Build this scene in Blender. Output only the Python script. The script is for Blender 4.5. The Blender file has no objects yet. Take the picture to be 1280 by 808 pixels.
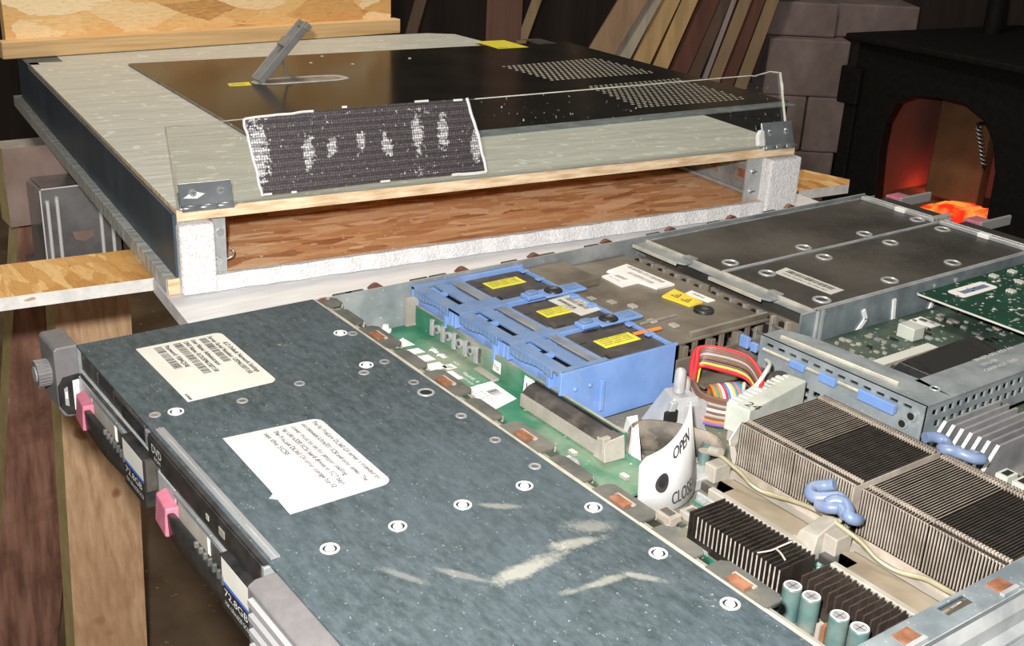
import bpy, math, random
from mathutils import Vector, Matrix
random.seed(7)
SC = bpy.context.scene
COL = SC.collection
MM = 0.001

# ------------------------------------------------------------------ materials
def nodes_of(name):
    m = bpy.data.materials.new(name); m.use_nodes = True
    nt = m.node_tree
    return m, nt, nt.nodes['Principled BSDF']

def link(nt, a, b): nt.links.new(a, b)

def coords(nt, scale=(1, 1, 1), rot=(0, 0, 0), loc=(0, 0, 0)):
    tc = nt.nodes.new('ShaderNodeTexCoord'); mp = nt.nodes.new('ShaderNodeMapping')
    mp.inputs['Scale'].default_value = scale; mp.inputs['Rotation'].default_value = rot
    mp.inputs['Location'].default_value = loc
    link(nt, tc.outputs['Object'], mp.inputs['Vector'])
    return mp.outputs['Vector']

def noise(nt, vec, scale, detail=4, rough=0.55):
    n = nt.nodes.new('ShaderNodeTexNoise'); n.inputs['Scale'].default_value = scale
    n.inputs['Detail'].default_value = detail; n.inputs['Roughness'].default_value = rough
    link(nt, vec, n.inputs['Vector']); return n.outputs['Fac']

def ramp(nt, fac, stops):
    r = nt.nodes.new('ShaderNodeValToRGB'); e = r.color_ramp.elements
    while len(e) < len(stops): e.new(0.5)
    for el, (p, c) in zip(e, stops):
        el.position = p; el.color = (*c, 1) if len(c) == 3 else c
    link(nt, fac, r.inputs['Fac']); return r.outputs['Color']

def mix(nt, fac, a, b):
    m = nt.nodes.new('ShaderNodeMix'); m.data_type = 'RGBA'
    for i, v in ((6, a), (7, b)):
        if isinstance(v, tuple): m.inputs[i].default_value = (*v, 1)
        else: link(nt, v, m.inputs[i])
    if isinstance(fac, float): m.inputs[0].default_value = fac
    else: link(nt, fac, m.inputs[0])
    return m.outputs[2]

def mathn(nt, op, a, b=None):
    m = nt.nodes.new('ShaderNodeMath'); m.operation = op
    for i, v in enumerate((a, b)):
        if v is None: continue
        if isinstance(v, (int, float)): m.inputs[i].default_value = v
        else: link(nt, v, m.inputs[i])
    return m.outputs[0]

def bump(nt, b, h, strength, dist=0.001):
    n = nt.nodes.new('ShaderNodeBump'); n.inputs['Strength'].default_value = strength
    n.inputs['Distance'].default_value = dist
    link(nt, h, n.inputs['Height']); link(nt, n.outputs['Normal'], b.inputs['Normal'])

def pm(name, c1, c2=None, scale=60, rough=0.5, metal=0.0, stretch=(1, 1, 1), lo=0.35, hi=0.65,
       bumps=0.0, bscale=None, speck=None, dust=None, spec=0.5, bdist=0.0006):
    """two-tone noise surface, optional pale specks (colour, scale, threshold) and dust (colour, scale, lo, hi)"""
    m, nt, b = nodes_of(name)
    v = coords(nt, stretch)
    c2 = c2 or c1
    f = noise(nt, v, scale)
    col = ramp(nt, f, [(lo, c1), (hi, c2)])
    if speck:
        n2 = noise(nt, coords(nt), speck[1], 1, 0.5)
        col = mix(nt, ramp(nt, n2, [(speck[2], (0, 0, 0)), (speck[2] + 0.04, (1, 1, 1))]), col, speck[0])
    if dust:
        n3 = noise(nt, coords(nt, loc=(3, 5, 1)), dust[1], 5, 0.6)
        dm = ramp(nt, n3, [(dust[2], (0, 0, 0)), (dust[3], (1, 1, 1))])
        col = mix(nt, dm, col, dust[0])
    link(nt, col, b.inputs['Base Color'])
    b.inputs['Roughness'].default_value = rough; b.inputs['Metallic'].default_value = metal
    b.inputs['Specular IOR Level'].default_value = spec
    if bumps:
        bump(nt, b, noise(nt, coords(nt, stretch), bscale or scale, 5), bumps, bdist)
    return m

def osb(name, cols, rough=0.75, scale=26, chips=0.0):
    m, nt, b = nodes_of(name)
    def layer(rot, st, k):
        v = nt.nodes.new('ShaderNodeTexVoronoi'); v.inputs['Scale'].default_value = scale
        w = nt.nodes.new('ShaderNodeVectorMath'); w.operation = 'ADD'
        nn = nt.nodes.new('ShaderNodeTexNoise'); nn.inputs['Scale'].default_value = 60; nn.inputs['Detail'].default_value = 4
        cc = coords(nt, st, rot, (k * 3.1, k, 0)); link(nt, cc, nn.inputs['Vector'])
        sc = nt.nodes.new('ShaderNodeVectorMath'); sc.operation = 'SCALE'; sc.inputs['Scale'].default_value = 0.012
        link(nt, nn.outputs['Color'], sc.inputs[0]); link(nt, cc, w.inputs[0]); link(nt, sc.outputs[0], w.inputs[1]); link(nt, w.outputs[0], v.inputs['Vector'])
        sep = nt.nodes.new('ShaderNodeSeparateColor'); link(nt, v.outputs['Color'], sep.inputs[0])
        gr = noise(nt, coords(nt, (40, 420, 420), rot, (k, 2, 0)), 1.6, 3, 0.6)
        f = mathn(nt, 'ADD', mathn(nt, 'MULTIPLY', sep.outputs[0], 0.62), mathn(nt, 'MULTIPLY', gr, 0.42))
        return f, sep.outputs[1]
    L = [layer(*a) for a in (((0, 0, 0.16), (0.35, 1.6, 1.6), 0), ((0, 0, -0.2), (0.5, 2.6, 2.6), 1), ((0, 0, 0.75), (0.6, 2.2, 2.2), 2), ((0, 0, -0.8), (0.7, 2.0, 2.0), 3))]
    f = L[0][0]
    for (ff, pick), th in zip(L[1:], (0.45, 0.70, 0.74)):
        f = mix(nt, ramp(nt, pick, [(th, (0, 0, 0)), (th + 0.01, (1, 1, 1))]), f, ff)
    n = len(cols)
    col = ramp(nt, f, [(0.12 + 0.72 * i / (n - 1), c) for i, c in enumerate(cols)])
    fine = noise(nt, coords(nt, (0.5, 2, 2)), 240, 4, 0.7)
    col = mix(nt, ramp(nt, fine, [(0.55, (0, 0, 0)), (0.8, (0.55, 0.55, 0.55))]), col, tuple(x * 0.55 for x in cols[0]))
    if chips:
        col = mix(nt, ramp(nt, noise(nt, coords(nt, loc=(4, 4, 4)), 150, 1), [(chips, (0, 0, 0)), (chips + 0.02, (1, 1, 1))]), col, (0.85, 0.78, 0.70))
    link(nt, col, b.inputs['Base Color']); b.inputs['Roughness'].default_value = rough
    bump(nt, b, f, 0.35, 0.0012)
    return m

def emit(name, c, s, c2=None):
    m, nt, b = nodes_of(name)
    if c2:
        col = ramp(nt, noise(nt, coords(nt), 18, 3), [(0.4, c), (0.62, c2)])
        link(nt, col, b.inputs['Emission Color'])
    else:
        b.inputs['Emission Color'].default_value = (*c, 1)
    b.inputs['Emission Strength'].default_value = s; b.inputs['Base Color'].default_value = (0.02, 0.01, 0.01, 1)
    return m

DUST = (0.36, 0.31, 0.25)
M = {}
def cover_material():
    m, nt, b = nodes_of('dark_galvanised_steel')
    v = coords(nt)
    f = noise(nt, coords(nt, (1, 2.2, 1)), 130, 5, 0.65)
    col = ramp(nt, f, [(0.32, (0.026, 0.044, 0.050)), (0.66, (0.078, 0.105, 0.122))])
    f1 = noise(nt, v, 14, 3)
    col = mix(nt, ramp(nt, f1, [(0.42, (0, 0, 0)), (0.7, (0.35, 0.35, 0.35))]), col, (0.098, 0.135, 0.166))
    sp = noise(nt, v, 640, 1, 0.5)
    col = mix(nt, ramp(nt, sp, [(0.71, (0, 0, 0)), (0.80, (0.8, 0.8, 0.8))]), col, (0.30, 0.34, 0.33))
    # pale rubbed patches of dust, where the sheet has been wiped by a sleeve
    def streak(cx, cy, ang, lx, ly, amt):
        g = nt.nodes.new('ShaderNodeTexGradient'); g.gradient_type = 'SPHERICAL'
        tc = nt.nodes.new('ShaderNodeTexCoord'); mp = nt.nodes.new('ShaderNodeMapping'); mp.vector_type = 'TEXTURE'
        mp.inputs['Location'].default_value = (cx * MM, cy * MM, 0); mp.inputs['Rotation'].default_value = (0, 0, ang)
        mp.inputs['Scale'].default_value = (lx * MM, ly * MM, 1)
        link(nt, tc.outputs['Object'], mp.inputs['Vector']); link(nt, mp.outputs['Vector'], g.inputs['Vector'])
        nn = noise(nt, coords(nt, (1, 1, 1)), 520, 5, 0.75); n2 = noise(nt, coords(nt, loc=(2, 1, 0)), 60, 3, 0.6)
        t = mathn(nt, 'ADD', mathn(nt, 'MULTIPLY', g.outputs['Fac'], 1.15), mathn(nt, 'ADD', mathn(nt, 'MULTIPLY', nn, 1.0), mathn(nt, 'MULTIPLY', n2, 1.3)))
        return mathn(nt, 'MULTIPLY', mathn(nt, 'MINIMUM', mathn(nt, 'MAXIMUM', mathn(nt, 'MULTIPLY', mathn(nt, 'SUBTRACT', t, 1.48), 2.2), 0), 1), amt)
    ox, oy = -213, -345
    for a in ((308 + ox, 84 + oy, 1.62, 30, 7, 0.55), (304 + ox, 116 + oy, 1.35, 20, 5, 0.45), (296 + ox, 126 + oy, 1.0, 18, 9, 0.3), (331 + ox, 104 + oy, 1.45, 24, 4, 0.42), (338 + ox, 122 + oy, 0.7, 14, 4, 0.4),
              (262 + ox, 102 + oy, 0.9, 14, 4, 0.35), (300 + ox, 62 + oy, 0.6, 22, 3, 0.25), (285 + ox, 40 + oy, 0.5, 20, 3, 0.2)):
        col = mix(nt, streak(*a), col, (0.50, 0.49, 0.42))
    link(nt, col, b.inputs['Base Color'])
    b.inputs['Roughness'].default_value = 0.5; b.inputs['Metallic'].default_value = 0.25
    bump(nt, b, f, 0.12, 0.0004)
    return m
M['cover'] = cover_material()
M['cover_edge'] = pm('bare_sheet_edge', (0.42, 0.40, 0.34), (0.58, 0.55, 0.46), 90, 0.45, 0.3)
M['steel'] = pm('galvanised_steel', (0.26, 0.29, 0.30), (0.44, 0.47, 0.48), 45, 0.42, 0.45, speck=((0.7, 0.72, 0.7), 500, 0.72))
M['steel_light'] = pm('bright_sheet_steel', (0.36, 0.38, 0.39), (0.52, 0.54, 0.54), 60, 0.36, 0.3)
M['steel_dusty'] = pm('dusty_sheet_steel', (0.19, 0.185, 0.165), (0.31, 0.29, 0.25), 60, 0.6, 0.25, dust=(DUST, 40, 0.5, 0.75))
M['rail_steel'] = pm('teal_grey_steel', (0.17, 0.205, 0.225), (0.28, 0.325, 0.345), 60, 0.4, 0.3, speck=((0.6, 0.62, 0.6), 700, 0.72))
M['tab'] = pm('tarnished_tab_steel', (0.085, 0.09, 0.085), (0.165, 0.165, 0.15), 50, 0.5, 0.35, dust=((0.25, 0.22, 0.17), 60, 0.55, 0.8))
M['copper'] = pm('copper_clip', (0.27, 0.11, 0.06), (0.42, 0.20, 0.115), 200, 0.4, 0.45)
M['psu_top'] = pm('dark_dusty_steel', (0.045, 0.042, 0.038), (0.085, 0.08, 0.072), 16, 0.42, 0.3, speck=((0.2, 0.19, 0.18), 500, 0.70), dust=((0.16, 0.148, 0.125), 9, 0.48, 0.8))
M['bezel'] = pm('grey_bezel_plastic', (0.125, 0.119, 0.122), (0.145, 0.139, 0.142), 200, 0.5, bumps=0.1, bscale=900)
M['ridge'] = pm('light_grey_ridge', (0.27, 0.27, 0.275), None, 50, 0.45)
M['black'] = pm('black_plastic', (0.012, 0.012, 0.013), (0.028, 0.027, 0.026), 120, 0.4)
M['black_matte'] = pm('black_matt', (0.010, 0.009, 0.009), (0.018, 0.016, 0.015), 90, 0.75)
M['hole'] = pm('dark_opening', (0.006, 0.006, 0.006), None, 10, 0.9)
M['dustyblack'] = pm('dusty_black_plastic', (0.026, 0.022, 0.020), (0.060, 0.052, 0.046), 50, 0.6, dust=((0.15, 0.13, 0.11), 55, 0.5, 0.85))
M['ribbon'] = pm('dusty_dark_ribbon', (0.07, 0.06, 0.05), (0.20, 0.17, 0.14), 90, 0.7, dust=(DUST, 60, 0.5, 0.75))
M['pink'] = pm('dusty_pink_plastic', (0.40, 0.115, 0.17), (0.47, 0.155, 0.21), 150, 0.5)
M['white'] = pm('white_paper', (0.82, 0.81, 0.78), (0.88, 0.87, 0.84), 120, 0.6)
M['tag_white'] = pm('white_card', (0.60, 0.60, 0.60), (0.64, 0.64, 0.64), 120, 0.6)
M['sticker_white'] = pm('white_sticker_paper', (0.50, 0.495, 0.49), (0.53, 0.525, 0.52), 120, 0.6)
M['smoke'] = pm('grey_translucent_plastic', (0.16, 0.175, 0.20), (0.27, 0.28, 0.30), 40, 0.35)
M['riser_steel'] = pm('pale_riser_steel', (0.25, 0.29, 0.31), (0.38, 0.42, 0.44), 60, 0.36, 0.3, speck=((0.6, 0.62, 0.6), 700, 0.72))
M['rust'] = pm('dull_copper_clip', (0.13, 0.060, 0.042), (0.22, 0.11, 0.08), 150, 0.5, 0.2)
M['cast_zinc'] = pm('cast_zinc', (0.44, 0.44, 0.45), (0.58, 0.58, 0.59), 50, 0.35, 0.25)
M['cream'] = pm('cream_paper', (0.57, 0.565, 0.51), (0.63, 0.625, 0.57), 40, 0.6)
M['ink'] = pm('printing_ink', (0.035, 0.03, 0.032), None, 50, 0.7)
M['faint'] = pm('faded_ink', (0.10, 0.09, 0.095), (0.42, 0.40, 0.40), 160, 0.7, lo=0.42, hi=0.58)
M['silver_ink'] = pm('pale_print', (0.62, 0.63, 0.62), None, 50, 0.6)
M['yellow'] = pm('yellow_label', (0.72, 0.66, 0.03), (0.80, 0.74, 0.06), 120, 0.5)
M['caution'] = pm('orange_yellow_label', (0.80, 0.60, 0.03), (0.86, 0.68, 0.05), 120, 0.5)
M['orange'] = pm('orange_strip', (0.80, 0.25, 0.04), None, 20, 0.5)
M['bluestripe'] = pm('blue_print', (0.05, 0.14, 0.62), None, 20, 0.5)
M['blue'] = pm('blue_plastic', (0.15, 0.27, 0.56), (0.19, 0.32, 0.63), 60, 0.38, dust=((0.34, 0.35, 0.42), 45, 0.6, 0.9))
M['blue_top'] = pm('dusty_blue_plastic', (0.115, 0.20, 0.38), (0.155, 0.245, 0.43), 80, 0.5, dust=((0.22, 0.26, 0.33), 45, 0.5, 0.8))
M['pcb'] = pm('green_circuit_board', (0.022, 0.15, 0.085), (0.05, 0.22, 0.13), 50, 0.5, speck=((0.6, 0.65, 0.55), 300, 0.72), dust=((0.34, 0.35, 0.26), 16, 0.46, 0.72))
M['pcb_clean'] = pm('clean_green_board', (0.012, 0.16, 0.10), (0.03, 0.21, 0.14), 50, 0.4, dust=(DUST, 30, 0.6, 0.8))
M['pcb_dark'] = pm('dark_green_board', (0.006, 0.042, 0.026), (0.012, 0.065, 0.04), 60, 0.4, speck=((0.4, 0.45, 0.4), 260, 0.66))
M['pcb_mid'] = pm('dull_green_board', (0.030, 0.062, 0.042), (0.065, 0.10, 0.072), 40, 0.5, speck=((0.4, 0.43, 0.38), 300, 0.68), dust=((0.17, 0.16, 0.13), 14, 0.5, 0.8))
M['mobo'] = pm('dusty_motherboard', (0.06, 0.115, 0.065), (0.20, 0.18, 0.14), 30, 0.7, speck=((0.38, 0.38, 0.32), 240, 0.68), dust=((0.24, 0.21, 0.17), 9, 0.45, 0.68))
M['dustplate'] = pm('dust_coated_plastic', (0.105, 0.090, 0.070), (0.20, 0.17, 0.13), 26, 0.45, dust=((0.27, 0.24, 0.19), 18, 0.5, 0.8), bumps=0.2, bscale=150)
M['dust'] = pm('felted_dust', (0.30, 0.26, 0.21), (0.42, 0.37, 0.31), 90, 0.85, bumps=0.4, bscale=300)
M['dust_pale'] = pm('pale_dusty_plastic', (0.28, 0.26, 0.22), (0.40, 0.37, 0.325), 50, 0.65, dust=((0.27, 0.235, 0.19), 40, 0.5, 0.8))
M['fin'] = pm('heatsink_fin', (0.010, 0.0085, 0.007), (0.020, 0.017, 0.014), 150, 0.7, 0.0, spec=0.2)
M['fin_edge'] = pm('dusty_fin_edge', (0.28, 0.235, 0.19), (0.46, 0.395, 0.335), 90, 0.7)
M['fin_top'] = pm('fin_top_edge', (0.022, 0.018, 0.015), (0.055, 0.046, 0.038), 160, 0.6)  # dark colour paints in the shade seen between the right-half fins
M['fin_light'] = pm('lit_fin_edge', (0.20, 0.17, 0.14), (0.29, 0.25, 0.205), 100, 0.6)  # paler colour paints in the light caught by the left-half tops
M['blackfin'] = pm('black_anodised_fin', (0.016, 0.012, 0.010), (0.032, 0.025, 0.021), 150, 0.45, 0.2)
M['blackfin_edge'] = pm('worn_fin_edge', (0.30, 0.27, 0.24), (0.5, 0.46, 0.42), 250, 0.5)
M['brownfin'] = pm('brown_black_fin', (0.040, 0.029, 0.024), (0.062, 0.046, 0.038), 150, 0.5, 0.2)
M['alu'] = pm('brushed_aluminium', (0.27, 0.27, 0.28), (0.42, 0.42, 0.43), 50, 0.38, 0.35)
M['alu_edge'] = pm('aluminium_edge_and_glint', (0.82, 0.82, 0.80), None, 50, 0.4)  # bare aluminium; also paints the highlights on the sawhorse bracket ribs
M['chrome'] = pm('polished_metal', (0.60, 0.61, 0.62), (0.72, 0.73, 0.74), 30, 0.22, 0.75)
M['cap'] = pm('teal_capacitor_sleeve', (0.05, 0.115, 0.115), (0.10, 0.17, 0.16), 80, 0.4, dust=((0.20, 0.205, 0.18), 70, 0.45, 0.75))
M['wire'] = pm('brass_wire', (0.42, 0.38, 0.24), (0.58, 0.54, 0.38), 60, 0.35, 0.5)
M['handle_blue'] = pm('pale_blue_handle', (0.135, 0.185, 0.31), (0.185, 0.245, 0.375), 70, 0.4, dust=((0.28, 0.28, 0.29), 60, 0.55, 0.8))
M['nylon'] = pm('milky_nylon', (0.46, 0.485, 0.43), (0.58, 0.60, 0.54), 60, 0.45)
M['pad'] = pm('tan_card_pad', (0.22, 0.18, 0.125), (0.29, 0.245, 0.18), 60, 0.8)
M['case_paint'] = pm('grey_brushed_paint', (0.44, 0.462, 0.435), (0.57, 0.592, 0.56), 45, 0.5, stretch=(0.35, 1.6, 1), lo=0.25, hi=0.75, bumps=0.7, bscale=70, bdist=0.003, speck=((0.66, 0.67, 0.65), 90, 0.66))
M['raw_edge'] = pm('raw_board_edge', (0.56, 0.37, 0.20), (0.92, 0.74, 0.52), 60, 0.85, stretch=(0.5, 2, 3), bumps=0.4)
M['navy'] = pm('navy_paint', (0.040, 0.062, 0.085), (0.062, 0.090, 0.118), 30, 0.42, stretch=(1, 1, 0.3), speck=((0.2, 0.23, 0.25), 300, 0.73), bumps=0.2, bscale=50)
M['foam'] = pm('white_foam', (0.76, 0.75, 0.76), (0.90, 0.89, 0.90), 320, 0.45, bumps=1.0, bscale=520, bdist=0.002)
M['osb_red'] = osb('reddish_strand_board', [(0.32, 0.11, 0.045), (0.68, 0.34, 0.15), (0.84, 0.48, 0.24), (1.0, 0.72, 0.46)], scale=50, chips=0.72)
M['osb_gold'] = osb('golden_strand_board', [(0.30, 0.13, 0.03), (0.52, 0.27, 0.07), (0.60, 0.34, 0.11), (0.74, 0.50, 0.22)], scale=40, chips=0.79)
M['osb_panel'] = osb('pale_strand_board', [(0.30, 0.11, 0.03), (0.74, 0.42, 0.15), (0.88, 0.56, 0.23), (1.0, 0.80, 0.50)], scale=20)
M['white_edge'] = pm('rough_white_edge', (0.60, 0.59, 0.57), (0.78, 0.77, 0.75), 90, 0.7, bumps=0.6, bscale=90, speck=((0.5, 0.3, 0.2), 90, 0.72))
M['white_paint'] = pm('white_painted_board', (0.66, 0.665, 0.68), (0.76, 0.765, 0.775), 50, 0.5, stretch=(3, 0.5, 1), bumps=0.3, bscale=40, bdist=0.001)
M['pine'] = pm('pine_lumber', (0.58, 0.34, 0.18), (0.90, 0.62, 0.38), 55, 0.7, stretch=(2.5, 2.5, 0.07), lo=0.3, hi=0.7, speck=((0.40, 0.19, 0.09), 22, 0.72), dust=((0.55, 0.30, 0.16), 10, 0.5, 0.8))
M['pine_pale'] = pm('pale_pine', (0.58, 0.35, 0.15), (0.80, 0.56, 0.29), 60, 0.7, stretch=(0.12, 3, 3), lo=0.3, hi=0.7)
M['oldwood'] = pm('stained_old_lumber', (0.22, 0.10, 0.07), (0.52, 0.28, 0.20), 30, 0.75, stretch=(2.5, 2.5, 0.12), speck=((0.75, 0.66, 0.6), 20, 0.70), dust=((0.16, 0.075, 0.05), 12, 0.5, 0.7))
M['beamwood'] = pm('grey_brown_lumber', (0.27, 0.19, 0.16), (0.38, 0.275, 0.235), 25, 0.8, speck=((0.14, 0.06, 0.04), 35, 0.74))
M['endgrain'] = pm('yellowed_lumber_edge', (0.58, 0.47, 0.20), (0.72, 0.60, 0.30), 40, 0.8, bumps=0.3)
M['bracket'] = pm('zinc_bracket', (0.22, 0.225, 0.24), (0.42, 0.43, 0.45), 22, 0.25, 0.5)
M['lid'] = pm('black_glossy_sheet', (0.010, 0.010, 0.010), (0.017, 0.016, 0.014), 14, 0.17, 0.0, speck=((0.25, 0.24, 0.22), 160, 0.80), spec=0.13)
M['lid_hole'] = pm('perforation_rim', (0.50, 0.48, 0.44), None, 50, 0.6)
M['lever'] = pm('grey_latch_lever', (0.26, 0.255, 0.25), (0.31, 0.305, 0.30), 80, 0.4, 0.1)
M['hinge'] = pm('zinc_hinge', (0.13, 0.15, 0.165), (0.27, 0.29, 0.31), 20, 0.3, 0.4)
M['silicone'] = pm('white_sealant', (0.66, 0.66, 0.64), (0.78, 0.78, 0.77), 100, 0.35, bumps=0.4)
M['block'] = pm('pinkish_concrete', (0.30, 0.235, 0.23), (0.42, 0.33, 0.325), 14, 0.9, dust=((0.21, 0.155, 0.155), 5, 0.5, 0.8), bumps=0.4, bscale=90)
M['cast'] = pm('black_cast_iron', (0.008, 0.008, 0.008), (0.014, 0.013, 0.012), 60, 0.65, bumps=0.2, spec=0.25)
M['firebrick'] = pm('firebrick', (0.21, 0.135, 0.07), (0.30, 0.195, 0.10), 12, 0.9)
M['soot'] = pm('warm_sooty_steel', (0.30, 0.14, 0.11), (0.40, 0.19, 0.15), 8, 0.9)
M['floor'] = pm('dirt_floor', (0.16, 0.105, 0.06), (0.30, 0.21, 0.13), 7, 0.95, speck=((0.40, 0.31, 0.22), 60, 0.70), bumps=0.4, bscale=30)
M['wall'] = pm('dark_boards', (0.035, 0.026, 0.022), (0.06, 0.045, 0.038), 6, 0.9, stretch=(3, 3, 0.2))
M['ember'] = emit('glowing_embers', (1.0, 0.03, 0.006), 1.1, (1.0, 0.36, 0.06))
for nm, c in dict(brownboard=(0.30, 0.20, 0.125), greyboard=(0.37, 0.335, 0.28), tanboard=(0.43, 0.30, 0.145), redboard=(0.11, 0.048, 0.035),
                  darkboard=(0.095, 0.062, 0.045), lilacboard=(0.26, 0.21, 0.22), oliveboard=(0.24, 0.17, 0.10), post=(0.14, 0.075, 0.055)).items():
    M[nm] = pm(nm, tuple(x * 1.3 for x in c), tuple(x * 1.75 for x in c), 12, 0.8, stretch=(4, 4, 0.3))
for nm, c in dict(w_red=(0.62, 0.03, 0.04), w_brown=(0.16, 0.085, 0.06), w_orange=(0.75, 0.20, 0.05), w_blue=(0.06, 0.22, 0.60), w_yellow=(0.75, 0.58, 0.06),
                  w_white=(0.75, 0.74, 0.72), w_purple=(0.16, 0.12, 0.35), w_green=(0.05, 0.30, 0.16), w_black=(0.03, 0.028, 0.028), w_grey=(0.35, 0.33, 0.31)).items():
    M[nm] = pm(nm, c, None, 50, 0.4)

def glass_material():
    m, nt, b = nodes_of('scratched_acrylic')
    b.inputs['Base Color'].default_value = (0.97, 0.98, 0.97, 1)
    b.inputs['Roughness'].default_value = 0.0; b.inputs['IOR'].default_value = 1.3
    tr = nt.nodes.new('ShaderNodeBsdfTransparent'); gl = nt.nodes.new('ShaderNodeBsdfGlossy'); gl.inputs['Roughness'].default_value = 0.03
    tr.inputs['Color'].default_value = (0.97, 0.98, 0.965, 1)
    df = nt.nodes.new('ShaderNodeBsdfDiffuse'); df.inputs['Color'].default_value = (0.8, 0.8, 0.76, 1)
    fr = nt.nodes.new('ShaderNodeFresnel'); fr.inputs['IOR'].default_value = 1.35
    a = nt.nodes.new('ShaderNodeMixShader'); link(nt, fr.outputs[0], a.inputs[0]); link(nt, tr.outputs[0], a.inputs[1]); link(nt, gl.outputs[0], a.inputs[2])
    sp = ramp(nt, noise(nt, coords(nt), 260, 2), [(0.70, (0, 0, 0)), (0.75, (1, 1, 1))])
    area = ramp(nt, noise(nt, coords(nt), 12, 2), [(0.48, (0.02, 0.02, 0.02)), (0.62, (0.7, 0.7, 0.7))])
    mul = nt.nodes.new('ShaderNodeMix'); mul.data_type = 'RGBA'; mul.blend_type = 'MULTIPLY'; mul.inputs[0].default_value = 1
    link(nt, sp, mul.inputs[6]); link(nt, area, mul.inputs[7])
    c = nt.nodes.new('ShaderNodeMixShader'); link(nt, mul.outputs[2], c.inputs[0]); link(nt, a.outputs[0], c.inputs[1]); link(nt, df.outputs[0], c.inputs[2])
    link(nt, c.outputs[0], nt.nodes['Material Output'].inputs['Surface'])
    return m
M['acrylic'] = glass_material()
M['acrylic_edge'] = pm('acrylic_edge_and_glow', (0.62, 0.62, 0.52), (0.80, 0.80, 0.72), 80, 0.4)  # pale colour paints in the glow of light inside the sheet

def fabric_material():
    m, nt, b = nodes_of('black_woven_fabric')
    v = coords(nt)
    ck = nt.nodes.new('ShaderNodeTexVoronoi'); ck.inputs['Scale'].default_value = 520; ck.inputs['Randomness'].default_value = 0.25
    link(nt, v, ck.inputs['Vector'])
    col = ramp(nt, ck.outputs['Distance'], [(0.15, (0.125, 0.105, 0.11)), (0.6, (0.035, 0.028, 0.031))])
    # glue smears soaked through the weave: a column at the left end and six short fingers
    tot = None
    for (cx, cy, ang, lx, ly) in ((63, 36, 0.07, 12, 34), (102, 32, 0.15, 6.5, 19), (121, 35, 0.25, 5.5, 12), (145, 38, 0.1, 6, 10), (166, 33, -0.1, 6, 14), (193, 40, 0.06, 6.5, 22), (215, 40, 0.1, 6.5, 22), (243, 25, 0.1, 6, 20), (190, 10, 0, 30, 5), (205, 57, 0, 40, 5)):
        g = nt.nodes.new('ShaderNodeTexGradient'); g.gradient_type = 'SPHERICAL'
        mp = nt.nodes.new('ShaderNodeMapping'); mp.vector_type = 'TEXTURE'; tc = nt.nodes.new('ShaderNodeTexCoord')
        th = math.radians(70)
        mp.inputs['Location'].default_value = (cx * MM, cy * math.cos(th) * MM, (cy * math.sin(th) + 20 + 43) * MM)
        mp.inputs['Scale'].default_value = (lx * MM, ly * MM, ly * MM); mp.inputs['Rotation'].default_value = (0, ang, 0)
        link(nt, tc.outputs['Object'], mp.inputs['Vector']); link(nt, mp.outputs['Vector'], g.inputs['Vector'])
        f = g.outputs['Fac']
        if ly <= 5: f = mathn(nt, 'MULTIPLY', f, 0.55)
        tot = f if tot is None else mathn(nt, 'MAXIMUM', tot, f)
    nn = noise(nt, v, 330, 2, 0.6)
    s = mathn(nt, 'ADD', mathn(nt, 'MULTIPLY', tot, 1.3), mathn(nt, 'MULTIPLY', mathn(nt, 'SUBTRACT', nn, 0.5), 2.4))
    mask = ramp(nt, s, [(0.38, (0, 0, 0)), (0.52, (1, 1, 1))])
    dots = ramp(nt, ck.outputs['Distance'], [(0.3, (1, 1, 1)), (0.55, (0.25, 0.25, 0.25))])
    mul = nt.nodes.new('ShaderNodeMix'); mul.data_type = 'RGBA'; mul.blend_type = 'MULTIPLY'; mul.inputs[0].default_value = 1
    link(nt, mask, mul.inputs[6]); link(nt, dots, mul.inputs[7])
    link(nt, mix(nt, mul.outputs[2], col, (0.72, 0.71, 0.72)), b.inputs['Base Color'])
    b.inputs['Roughness'].default_value = 0.6
    bump(nt, b, ck.outputs['Distance'], 0.4, 0.0006)
    return m
M['fabric'] = fabric_material()

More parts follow.
